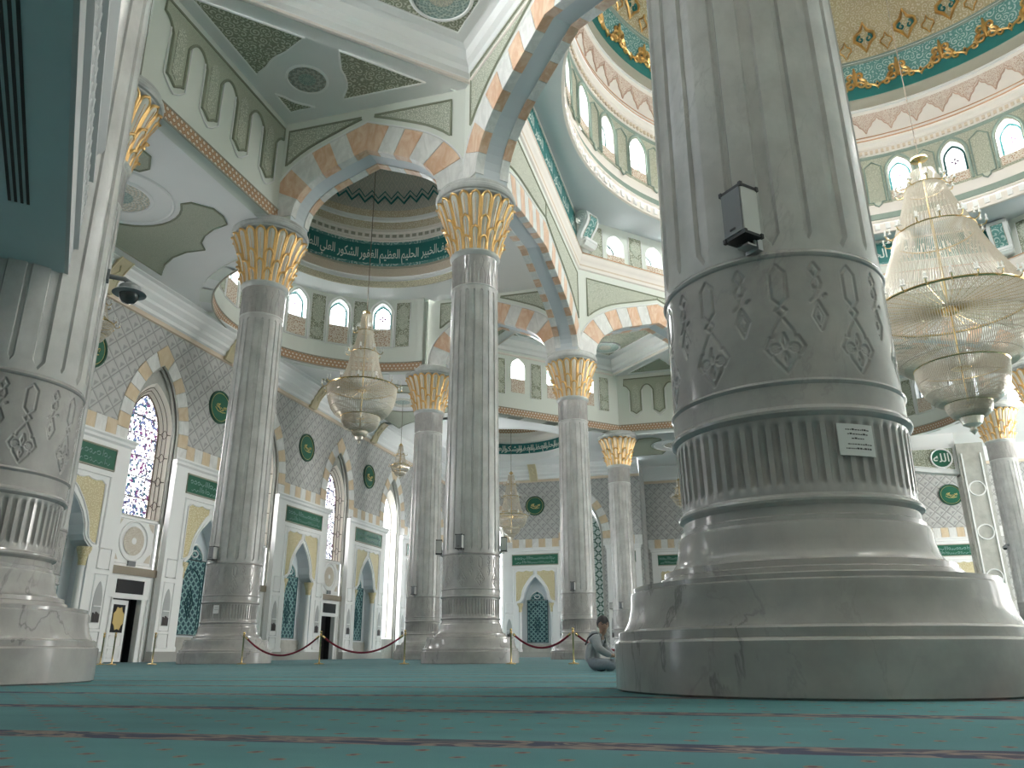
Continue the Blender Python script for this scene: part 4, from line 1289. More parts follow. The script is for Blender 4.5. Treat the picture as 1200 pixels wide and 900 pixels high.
def tall_window(F, c, zb, name, glass, ztop=45.0, jamb_pattern=True, hs=3.9, sh=5.3):
    """recess back wall with a splayed pointed window"""
    WN[0] += 1
    m = MB(); cvo = ogive(sh, 38.0, ztop + .8)
    wall_open(m, F, c - 6.2, c + 6.2, zb - .5 if zb > 10 else 0, 50.0, [(c, cvo, zb)], -.9, -1.1, back=False)
    root = struct(m.build('window_%d' % WN[0], M['wallmarble'], None, 40))
    cvi = ogive(hs, 37.0, ztop - 1.2)
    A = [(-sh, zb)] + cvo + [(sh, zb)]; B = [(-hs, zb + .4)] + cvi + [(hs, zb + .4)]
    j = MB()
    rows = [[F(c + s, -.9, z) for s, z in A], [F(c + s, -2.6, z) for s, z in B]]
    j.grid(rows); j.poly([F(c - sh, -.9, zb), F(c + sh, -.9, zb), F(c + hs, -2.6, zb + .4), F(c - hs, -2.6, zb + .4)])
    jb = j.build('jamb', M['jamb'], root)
    t = MB()
    def mixp(i, f): return F(c + A[i][0] + (B[i][0] - A[i][0]) * f, -.9 - 1.7 * f + .06, A[i][1] + (B[i][1] - A[i][1]) * f)
    if jamb_pattern:
        for f in (.36, .64): t.tube([mixp(i, f) for i in range(len(A))], .07, 4)
        for sd in (-1, 1):
            for z in [zb + 2.5 + 4.2 * k for k in range(5)]:
                def J(f, dz, sd=sd, z=z):
                    x = sh + (hs - sh) * f; return F(c + sd * (x - .05), -.9 - 1.7 * f + .03, z + dz)
                t.tube([J(.25, 0), J(.5, .8), J(.75, 0), J(.5, -.8)], .07, 4, True)
                t.tube([J(.05, 0), J(.25, 0)], .07, 4); t.tube([J(.75, 0), J(.98, 0)], .07, 4)
        t.build('jamb_tracery', M['dark_line'], jb, 40)
    p = MB()
    for (s0_, z0_), (s1_, z1_) in zip(cvi, cvi[1:]):
        n = max(1, int((min(z0_, z1_) - zb) / 2))
        p.poly([F(c + s0_, -2.6, zb + .4), F(c + s1_, -2.6, zb + .4), F(c + s1_, -2.6, z1_), F(c + s0_, -2.6, z0_)], [(s0_, zb), (s1_, zb), (s1_, z1_), (s0_, z0_)])
    p.build('pane', glass, root)
    g = MB()
    g.tube([F(c + s, -2.48, z) for s, z in B], .16, 5, True)
    for sx in (-.62, .62): g.tube([F(c + sx * hs, -2.5, zb), F(c + sx * hs, -2.5, interp(cvi, sx * hs) )], .07, 4)
    for k in range(1, 6):
        z = zb + (ztop - zb) * k / 6.5; g.tube([F(c - hs, -2.5, z), F(c + hs, -2.5, z)], .09, 4)
    for k in range(9):
        a = 2 * pi * k / 9
        g.tube([F(c + .35 * cos(a) * hs * .5, -2.5, 40.2 + .5 * sin(a)), F(c + hs * .55 * cos(a), -2.5, 40.2 + hs * .75 * sin(a))], .06, 4)
    g.build('window_bars', M['dark_line'] if glass is M['glass1'] else M['metal'], root, 40)
    return root
FL = frame((-XW, -128, 0), (-XW, 128, 0), (0, 0)); so = 1 if FL(1, 0, 0)[1] > FL(0, 0, 0)[1] else -1
wall_run(FL, -128, 128, sorted(so * (k + .5) * U for k in range(-4, 4)), 'wall_left', (0, 0), [so * k * U for k in range(-1, 4)])
FF_ = frame((-XW, XW, 0), (-63.0, XW, 0), (0, 0)); fo = 1 if FF_(1, 0, 0)[0] > FF_(0, 0, 0)[0] else -1
fc = -95.5
wall_run(FF_, -32.5, 32.5, sorted(fo * (x - fc) for x in (-3.5 * U, -2.5 * U)), 'wall_far', (0, 0), [fo * (-3 * U - fc)])
for k in range(-4, 4):
    y = (k + .5) * U; c = so * y
    if k == 2: tall_window(FL, c, 5.0, 'clear', M['glass_clear'], jamb_pattern=False, hs=4.2, sh=5.0)
    else: tall_window(FL, c, 22.6, 'stained', M['glass1'])
tall_window(FF_, fo * (-3.5 * U - fc), 2.0, 'clear', M['glass_clear'], jamb_pattern=False, hs=4.2, sh=5.0)
# green lattice window in the far wall
WN[0] += 1
m = MB(); cx = fo * (-2.5 * U - fc)
cv = ogive(6.1, 37, 48); cvi = ogive(5.4, 36.5, 46.0)
for a, b in zip(cvi, cvi[1:]): m.poly([FF_(cx + a[0], -2.6, 5.6), FF_(cx + b[0], -2.6, 5.6), FF_(cx + b[0], -2.6, b[1]), FF_(cx + a[0], -2.6, a[1])], [(a[0], 5.6), (b[0], 5.6), (b[0], b[1]), (a[0], a[1])])
lw = struct(m.build('window_%d' % WN[0], M['tracery']))
m = MB(); m.tube([FF_(cx + s, -2.4, z) for s, z in [(-5.4, 5.6)] + cvi + [(5.4, 5.6)]], .5, 6, True); m.tube([FF_(cx + s, -1.2, z) for s, z in [(-5.9, 1)] + cv + [(5.9, 1)]], .45, 6); m.build('window_frame', M['white'], lw, 40)
m = MB(); rect(m, FF_, cx - 6.2, cx + 6.2, 0, 5.6, -3.2, -2.4); m.build('window_sill', M['white'], lw)
# recess in the middle of the far wall, with its own plain walls
FR = frame((-63, 142, 0), (60, 142, 0), (0, 0)); ro = 1 if FR(1, 0, 0)[0] > FR(0, 0, 0)[0] else -1; rc = -1.5
m = MB(); wall_open(m, FR, -61.5, 61.5, 0, 57, [(ro * (-42 - rc), ogive(5.4, 36.5, 47), 0)], 0, -3, back=False, kr=1)
wr = struct(m.build('wall_recess', [M['weave'], M['wallmarble']], None, 40))
m = MB(); rect(m, FR, ro * (-42 - rc) - 6, ro * (-42 - rc) + 6, 0, 48, -3.3, -3); m.build('recess_panel', M['wallmarble'], wr)
m = MB(); m.grid([[FR(-61.5, n, z), FR(61.5, n, z)] for n, z in [(.5, 56.2), (.9, 56.4), (1.0, 57.0), (1.8, 58.1), (2.6, 59.3), (3.3, 60.3), (4.1, 60.7), (18, 60.7)]]); m.build('cove', M['white'], wr, 20)
m = MB(); m.grid([[FR(-61.5, n, z), FR(61.5, n, z)] for n, z in [(0, 55.4), (.4, 55.5), (.5, 56.2)]]); m.build('cornice_strip', M['beige'], wr)
mo, mp = MB(), MB()
for i in range(57):
    a = -61.4 + i * 2.15
    if abs(a + 1 - ro * (-42 - rc)) < 7.5: continue
    rect(mo if i % 2 else mp, FR, a + .03, a + 2.1, 33.5, 36.6, 0, .18)
bc = ro * (-42 - rc)
for k, (z0, z1) in enumerate([(33.5 + 2.4 * i, 33.5 + 2.4 * (i + 1)) for i in range(4)]):
    for sd in (-1, 1): rect(mo if k % 2 else mp, FR, bc + (5.4 if sd > 0 else -7.8), bc + (7.8 if sd > 0 else -5.4), z0 + .03, z1 - .03, 0, .18)
mo.build('ochre_blocks', M['ochre'], wr, label='ochre stone blocks'); mp.build('white_blocks', M['pale'], wr, label='white stone blocks')
m = MB()
m.poly([(-63, 127.9, 0), (-63, 142, 0), (-63, 142, 61.7), (-63, 127.9, 61.7)], [(0, 0), (14, 0), (14, 61.7), (0, 61.7)]); m.build('recess_side', M['weave'], wr)
m = MB(); m.poly([(-60, 123.5, 60.65), (65, 123.5, 60.65), (65, 142, 60.65), (-60, 142, 60.65)]); m.build('recess_ceiling', M['plaster'], wr)
# the rest of the shell: right wall, end wall, and an unseen slab added to block sky light
m = MB(); m.poly([(130, -128, 0), (130, 142, 0), (130, 142, 122), (130, -128, 122)]); struct(m.build('wall_right', M['white']))
m = MB(); m.poly([(60, 142, 0), (130, 142, 0), (130, 142, 122), (60, 142, 122)]); struct(m.build('wall_end', M['white']))
m = MB(); loft_hole(m, (0, 0), 60.3, [(-128, -128), (130, -128), (130, 142), (-128, 142)], 122.0); struct(m.build('ceiling_sky_block', M['plaster']))
# back wall behind the viewpoint and the painted gallery slab overhead
m = MB(); m.box((0, -129.5, 61), (262, 1.5, 122)); struct(m.build('wall_back', M['wallmarble']))
M['fascia'] = flat('grey white fascia plaster', (.50, .51, .51), .6, 0, .03, 2)
GZ = 17.0
def gp(t, n, z):           # t along the diagonal edge from the column towards the back wall, n outwards into the hall
    r2 = sqrt(.5); return (-62.0 + (t + n) * r2, -98.6 + (-t + n) * r2, z)
m = MB()
m.poly([gp(-1.0, 0, GZ), gp(42, 0, GZ), gp(42, -40, GZ), gp(-1.0, -40, GZ)])
m.poly([gp(-1.0, -.4, GZ + 7.4), gp(42, -.4, GZ + 7.4), gp(42, -40, GZ + 7.4), gp(-1.0, -40, GZ + 7.4)])
m.poly([gp(-1.0, 0, GZ), gp(-1.0, -40, GZ), gp(-1.0, -40, GZ + 7.4), gp(-1.0, 0, GZ + 7.4)])
gal = struct(m.build('ceiling_gallery', M['gallery']))
m = MB(); m.grid([[gp(-1.0, n, z), gp(42, n, z)] for n, z in [(-.02, GZ), (.15, GZ + .02), (.15, GZ + 1.3), (.35, GZ + 1.4), (.35, GZ + 1.7), (.12, GZ + 1.8), (.12, GZ + 1.95)]])
m.grid([[gp(-1.0, n, z), gp(42, n, z)] for n, z in [(.12, GZ + 4.75), (.12, GZ + 4.9), (.4, GZ + 5.0), (.4, GZ + 5.4), (.2, GZ + 5.6), (.3, GZ + 6.4), (.6, GZ + 7.0), (.6, GZ + 7.4), (-.4, GZ + 7.4)]])
fa = m.build('gallery_fascia', M['fascia'], gal)
m = MB(); m.grid([[gp(-1.0, 0, GZ + 1.95), gp(42, 0, GZ + 1.95)], [gp(-1.0, 0, GZ + 4.75), gp(42, 0, GZ + 4.75)]])
for k in range(44):         # carved running scroll
    t = -.5 + k * .98
    for sg in (-1, 1):
        m.tube([gp(t + .5 + (.08 + .36 * f) * cos(6.2 * f + 1), .12, GZ + 3.35 + sg * .62 + sg * (.08 + .46 * f) * sin(6.2 * f + 1)) for f in [i / 9 for i in range(10)]], .17, 5)
    m.tube([gp(t + .05, .1, GZ + 2.1), gp(t + .3, .15, GZ + 3.35), gp(t + .05, .1, GZ + 4.6)], .14, 5)
m.build('carved_band', M['fascia'], gal, 50)
for k in range(4):
    m = MB(); n0 = -1.2 - .2 * k
    q = [gp(6.9 - 1.1 , n0, GZ - .015), gp(26, n0, GZ - .015), gp(26, n0 - .1, GZ - .015), gp(5.8, n0 - .1, GZ - .015)]
    m.poly(q); q2 = [(p[0], p[1], p[2] - .02) for p in q]; m.poly(q2); m.build('air_slot', M['dark'], gal)

# ------------------------------------------------------------------ wall niches
def squiggle(m, F, s0, s1, z, h, n, r, seed):
    """a line of flowing script strokes"""
    rnd = random.Random(seed); s = s0
    while s < s1:
        w = rnd.uniform(.5, 1.1); k = rnd.randint(0, 3)
        if k == 0: pts = [(s, z + h), (s + .05, z)]; w = .35
        elif k == 1: pts = [(s + w * f, z + h * .35 * sin(pi * f * 2) * .6 + h * .1) for f in [i / 6 for i in range(7)]]
        elif k == 2: pts = [(s + w * f, z - h * .2 + h * .5 * abs(cos(pi * f * 1.2))) for f in [i / 6 for i in range(7)]]
        else: pts = [(s + w * .5 + w * .4 * cos(t), z + h * .3 + h * .28 * sin(t)) for t in [i * .8 for i in range(8)]]
        m.tube([F(a, n, b) for a, b in pts], r, 4); s += w + .12
def make_niche(label, inscription=True):
    root = thing('wall_niche', label, 'niche', (0, 0, 0), 0, 'marble niches along the walls')
    F = lambda s, n, z: (s, n, z)
    D = 1.0
    right = [(0, 24.4), (.9, 23.5), (2.0, 22.4), (3.0, 21.0), (3.7, 19.4), (3.9, 18.0), (4.3, 17.2), (5.0, 16.6), (5.6, 16.2)]
    cv = [(-s, z) for s, z in right[::-1]] + right[1:]
    cv = [(-5.601, 16.2)] + [(s, z) for s, z in cv] + [(5.601, 16.2)]
    m = MB(); wall_open(m, F, -10.8, 10.8, 0, 33.4, [(0, cv, 1.6)], D, -1.7, back=False, kr=1)
    for sd in (-10.8, 10.8): m.poly([F(sd, 0, 0), F(sd, D, 0), F(sd, D, 33.4), F(sd, 0, 33.4)])
    m.poly([F(-10.8, 0, 33.4), F(10.8, 0, 33.4), F(10.8, D, 33.4), F(-10.8, D, 33.4)])
    rect(m, F, -5.8, 5.8, 1.2, 24.6, -2.0, -1.7, k=1)
    body = m.build('niche_body', [M['white'], M['niche_inner']], root, 30)
    m = MB()
    m.grid([[(-11.0 - a, b * 0 + D + a, z), (11.0 + a, D + a, z)] for a, b, z in [(0, 0, 32.4), (.35, 0, 32.7), (.35, 0, 33.1), (.6, 0, 33.4), (.6, 0, 33.7), (-1.5, 0, 33.7)]]); m.build('niche_cornice', M['white'], root)
    m = MB(); rect(m, F, -7.6, 7.6, 28.3, 31.4, D, D + .12); ip = m.build('inscription_panel', M['green'], root)
    m = MB(); border(m, F, [(-7.7, 28.2), (7.7, 28.2), (7.7, 31.5), (-7.7, 31.5)], D + .1, .16); m.build('panel_frame', M['taupe'], ip, 40)
    if inscription:
        m = MB(); squiggle(m, F, -6.6, 6.4, 30.0, 1.0, D + .14, .07, 3); squiggle(m, F, -6.6, 6.4, 28.8, .9, D + .14, .06, 5); m.build('script_lines', M['dome_teal'], ip, 40)
    # gilded spandrel with cusped outer edge
    for sd in (-1, 1):
        def edge(s):
            a = abs(s)
            return interp([(0, 25.6), (1.4, 24.6), (2.8, 22.9), (3.9, 21.2), (4.6, 19.4), (4.8, 17.6), (5.6, 17.0), (7.2, 16.6)], a)
        def top(s):
            a = abs(s)
            return 26.6 - (0 if a < 4.6 else 1.4 * (1 - sqrt(max(0, 1 - ((a - 4.6) / 2.5) ** 2))) if a < 7.0 else 1.5) - .35 * abs(sin(a * 1.1))
        cols = [(sd * s, edge(s), max(edge(s) + .05, top(s))) for s in [.6 + 5.9 * i / 20 for i in range(21)]]
        if sd < 0: cols = cols[::-1]
        m = MB(); slab(m, F, cols, D, D + .1); sp = m.build('gilded_spandrel', M['gold_panel'], root)
        m = MB(); border(m, F, [(s, l) for s, l, h in cols] + [(s, h) for s, l, h in cols[::-1]], D + .12, .14); m.build('spandrel_bead', M['white'], sp, 40)
    m = MB(); border(m, F, [(-7.4, 16.4), (-7.4, 27.2), (7.4, 27.2), (7.4, 16.4)], D + .02, .2, False); border(m, F, [(s * 1.06, z + .25) for s, z in cv[1:-1]], D + .02, .22, False); m.build('arch_moulding', M['white'], root, 40)
    # mosaic panel with arched crest
    m = MB(); rect(m, F, -3.2, 3.2, 4.5, 17.2, -1.7, -1.45); mo_ = m.build('mosaic_panel', M['mosaic'], root)
    m = MB(); border(m, F, [(-3.3, 4.4), (3.3, 4.4), (3.3, 17.3), (-3.3, 17.3)], -1.45, .16); m.tube([F(s, -1.42, z) for s, z in [(-2.6, 5)] + ogive(2.6, 12.6, 15.8) + [(2.6, 5)]], .12, 4); m.build('panel_frame', M['mosaic_line'], mo_, 40)
    m = MB()
    rose = [(x * 1.1, 9.8 + y * 2.6) for x, y in ((0, 1), (.5, .5), (1, 0), (.5, -.5), (0, -1), (-.5, -.5), (-1, 0), (-.5, .5))]
    m.tube([F(s, -1.42, z) for s, z in rose], .14, 4, True); m.tube([F(s * .5, -1.42, 9.8 + (z - 9.8) * .5) for s, z in rose], .12, 4, True); m.build('mosaic_star', M['mosaic_line'], mo_, 40)
    m = MB(); slab(m, F, [(s, 17.4, z) for s, z in ogive(2.3, 17.8, 20.0)], -1.7, -1.45); cr = m.build('mosaic_crest', M['mosaic'], root)
    m = MB(); m.tube([F(s, -1.35, z) for s, z in ogive(2.4, 17.5, 20.1)], .18, 5); m.tube([F(.9 * cos(t), -1.35, 18.4 + .6 * sin(t)) for t in [i * .6 for i in range(11)]], .12, 4, True); m.build('crest_tracery', M['white'], cr, 40)
    m = MB(); rect(m, F, -5.4, 5.4, 1.6, 4.0, -1.7, -1.2); m.build('niche_plinth', M['wallmarble'], root)
    m = MB(); rect(m, F, -10.9, 10.9, 0, 1.6, 0, D + .25); m.build('base_course', M['stone_base'], root)
    # colonnettes with gilded capitals
    for sd in (-1, 1):
        m = MB(); m.lathe([(.75, 1.6), (.75, 2.2), (.55, 2.5), (.5, 13.4), (.65, 13.6)], (sd * 5.3, D - .7, 0), 14); cn = m.build('colonnette', M['white'], root, 40)
        m = MB(); m.lathe([(.55, 13.6), (.6, 14.4), (.85, 15.4), (1.05, 16.0), (1.05, 16.3)], (sd * 5.3, D - .7, 0), 14); m.build('gilded_capital', M['gold_panel'], cn, 40)
        # side panels: square, pointed book niche, base panel
        m = MB(); x = sd * 8.7
        for z0, z1 in ((13.4, 16.4), (4.8, 12.6), (2.2, 4.4)): border(m, F, [(x - 1.25, z0), (x + 1.25, z0), (x + 1.25, z1), (x - 1.25, z1)], D + .03, .13)
        m.build('side_frames', M['white'], root, 40)
        m = MB(); slab(m, F, [(x + s, 5.6, z) for s, z in ogive(.85, 8.6, 11.6)], D, D + .05); bn = m.build('book_niche', M['niche_shade'], root)  # flat raised patch, the recess shade is put into its grey
        m = MB(); rect(m, F, x - .8, x + .8, 7.9, 8.05, D + .04, D + .22); m.build('shelf', M['white'], bn)
        m = MB()
        for i in range(5): rect(m, F, x - .7 + .28 * i, x - .48 + .28 * i, 5.7, 6.9 + .15 * (i % 3), D + .04, D + .18)
        m.build('books', M['dark_books'], bn)
    return root
M['niche_inner'] = flat('niche plaster', (.70, .74, .77), .6, 0, .02, 1)
M['mosaic_line'] = flat('deep teal tile line', (.015, .08, .09), .4)
M['stone_base'] = flat('grey base stone', (.40, .40, .37), .4, 0, .08, 2)
M['niche_shade'] = flat('painted niche shade', (.45, .46, .46), .6)  # grey stands in for the shade inside the book niches
M['dark_books'] = flat('dark book spines', (.06, .05, .05), .6, 0, .3, 20)
NL = ['white niche next to the left foreground column, left of the open door', 'white niche with teal mosaic panel between open door and tall column', 'white niche with teal mosaic panel just right of the tall column behind the rope', 'white niche with teal mosaic panel directly left of the brightest tall window', 'white niche beyond the brightest tall window, behind the darker column']
niche = make_niche('niche')
niche.location = P3((-XW, -U, 0)); niche.rotation_euler = (0, 0, -pi / 2); niche['label'] = NL[0]
for k in range(1, 5): dup(niche, (-XW, (k - 1) * U, 0), -pi / 2, NL[k])
dup(niche, (-3 * U, XW, 0), pi, 'white far niche with green mosaic panel right of the middle column')
o_ = dup(niche, (-69.2, XW, 0), pi, 'narrow white niche at the wall corner right of the farthest slim column'); o_.scale = (.5, .45, 1)
o_ = dup(niche, (-55.2, 142, 0), pi, 'white niche in the shadowed recess left of the big column'); o_.scale = (.62, .45, 1)
o_ = dup(niche, (27.5, 142, 0), pi, 'white niche inside the portal right of the big column'); o_.scale = (.8, .45, 1)

# ------------------------------------------------------------------ calligraphy medallions on the walls
def make_medallion(label, kind=0):
    root = thing('wall_medallion', label, 'medallion', (0, 0, 0), 0, 'green calligraphy medallions on the walls')
    m = MB(); n = 48
    def W(r, a, y): return (r * cos(a), y, r * sin(a))
    m.grid([[W(r, 2 * pi * j / n, y) for j in range(n)] for r, y in ((.01, .2), (2.9, .2))], True); m.build('enamel_disc', M['green'], root)
    m = MB(); m.grid([[W(r, 2 * pi * j / n, y) for j in range(n)] for r, y in ((2.9, .2), (2.95, .36), (3.2, .36), (3.25, .0))], True); m.build('rim', M['green_rim'], root, 40)
    m = MB(); m.tube([W(2.72, 2 * pi * j / n, .24) for j in range(n)], .05, 4, True)
    for i in range(7):
        a = .5 + i * .9; pts = [(-1.4 + .42 * i + .5 * f * cos(a + 4 * f), .1 * sin(i * 2.1) + .75 * f * sin(a + 3 * f)) for f in [j / 8 for j in range(9)]]
        m.tube([(x, .26, z) for x, z in pts], .085, 4)
    m.tube([(-1.6, .26, -.7), (-.6, .26, -.95), (.7, .26, -.85), (1.5, .26, -.3)], .09, 4); m.build('gold_script', M['gold_script'], root, 40)
    return root
M['green_rim'] = flat('deep green rim', (.02, .09, .055), .4)
md = make_medallion('x')
ML = ['green medallion on the grey wall behind the left column edge', 'green medallion on the wall left of the tall column behind the rope', 'green medallion on the wall below the small chandelier on its left', 'green medallion on the wall directly right of and below the small chandelier', 'green medallion at the far end of the left wall']
md.location = P3((-XW, -U, 46.2)); md.rotation_euler = (0, 0, -pi / 2); md['label'] = ML[0]
for k in range(1, 5): dup(md, (-XW, (k - 1) * U, 46.2), -pi / 2, ML[k])
dup(md, (-3 * U, XW, 47.5), pi, 'bright green round medallion on the far wall right of the middle column')
dup(md, (29.8, 142, 46.5), pi, 'dark green plain medallion under the beam right of the big column')

# ------------------------------------------------------------------ gilded cove brackets
def make_console(label):
    root = thing('cove_bracket', label, 'bracket', (0, 0, 0), 0, 'gilded brackets on the cove')
    pr_ = [(.3, 55.6), (.9, 55.6), (1.3, 56.3), (1.7, 57.6), (2.6, 58.8), (3.6, 59.9), (4.4, 60.6), (4.6, 61.4)]
    m = MB(); w = 1.25
    m.grid([[(-w, n, z), (w, n, z)] for n, z in pr_]); 
    for s in (-w, w):
        for (a, z0), (b, z1) in zip(pr_, pr_[1:]): m.poly([(s, a, z0), (s, b, z1), (s, b - .9, z1), (s, a - .9, z0)])
    m.poly([(-w, -.6, 55.6), (w, -.6, 55.6), (w, .9, 55.6), (-w, .9, 55.6)])
    bd = m.build('bracket_body', M['console'], root, 40)
    m = MB()
    for s in (-w, w): m.tube([(s, n + .05, z) for n, z in pr_[1:]], .14, 5)
    m.tube([(-.5, pr_[3][0] + .12, 57.6), (.4, 2.2, 58.2), (-.3, 2.9, 59.0), (.3, 3.5, 59.6)], .13, 5); m.build('bracket_scrolls', M['gold_panel'], bd, 40)
    return root
M['console'] = flat('gilded plaster', (.60, .52, .34), .5, 0, .1, 4)
con = make_console('gilded bracket on the white cove beside the left column')
con.location = P3((-XW, -U, 0)); con.rotation_euler = (0, 0, -pi / 2)
for k, lab in ((0, 'gilded bracket at the cove directly left of the tall column behind the rope'), (1, 'gilded bracket on the cove behind the small chandelier, left side'), (2, 'gilded bracket on the cove behind the small chandelier, right side')):
    dup(con, (-XW, k * U, 0), -pi / 2, lab)
dup(con, (-3 * U, XW, 0), pi, 'gilded bracket on the far white cove above the bright green medallion')

# ------------------------------------------------------------------ portal before the far recess
root = thing('portal', 'grey marble portal with green roundel right of the big column', 'portal', (0, 120, 0))
for x in (-19.0, 31.2):
    m = MB(); m.box((x, 121.5, 28.5), (6.8, 5, 57)); pl = m.build('pilaster', M['wallmarble'], root)
    m = MB()
    for a, b in ((-2.6, -2.2), (2.2, 2.6)): m.box((x + (a + b) / 2, 118.95, 28), (.4, .3, 52))
    for z in (8, 20, 32, 44): m.tube([(x + 2.0 * cos(t), 118.95, z + 2.0 * sin(t)) for t in [i * pi / 12 for i in range(24)]], .2, 5, True)
    m.build('pilaster_relief', M['plaster'], pl, 40)
Fp = frame((-16, 120, 0), (28, 120, 0), (0, 0)); po = 1 if Fp(1, 0, 0)[0] > Fp(0, 0, 0)[0] else -1
cvp = [(-21.8, 48.4), (-14, 49.5), (-7, 50.7), (0, 51.2), (7, 50.7), (14, 49.5), (21.8, 48.4)]
m = MB(); wall_open(m, Fp, -22, 22, 48, 60.5, [(0, cvp, 48)], 0, -3); bm_ = m.build('portal_beam', M['white'], root)
cols = [(s, interp(cvp, s) + 1.2, 56.2) for s in [-21 + 42 * i / 24 for i in range(25)]]
m = MB(); slab(m, Fp, cols, 0, .12); pp_ = m.build('arabesque_panel', M['sage'], root)
m = MB(); border(m, Fp, [(s, l) for s, l, h in cols] + [(21, 56.2), (-21, 56.2)], .15, .2); m.build('panel_border', M['white'], pp_, 40)
for sd in (-1, 1):
    c = po * sd * 17.8
    m = MB(); m.poly([Fp(c + 2.5 * cos(t), .2, 53.2 + 2.5 * sin(t)) for t in [i * pi / 20 for i in range(40)]]); ds_ = m.build('green_roundel', M['green'], root)
    m = MB(); m.tube([Fp(c + 2.7 * cos(t), .2, 53.2 + 2.7 * sin(t)) for t in [i * pi / 20 for i in range(40)]], .25, 6, True); m.build('roundel_rim', M['white'], ds_, 40)
    if sd > 0:
        def FT(x, n, z, c=c): return Fp(c + (x - c) * po, n, z)
        arabic_text(shape('الله'), FT, c, 53.2, 3.4, .26, ds_, M['script'])
m = MB()
for x0 in (-9, 9):
    m.box((x0 + (4.2 if x0 > 0 else -4.2), 141.2, 27), (3.4, 2, 54))
m.box((0, 141.2, 52), (29, 2, 4))
fr_ = m.build('mihrab_frame', M['wallmarble'], root)
m = MB()
m.box((15.5, 141.0, 26), (1.4, 2.2, 52)); m.box((-15.5, 141.0, 26), (1.4, 2.2, 52)); m.box((0, 141.0, 53.8), (32.4, 2.2, 1.6)); m.build('ochre_border', M['ochre'], fr_)
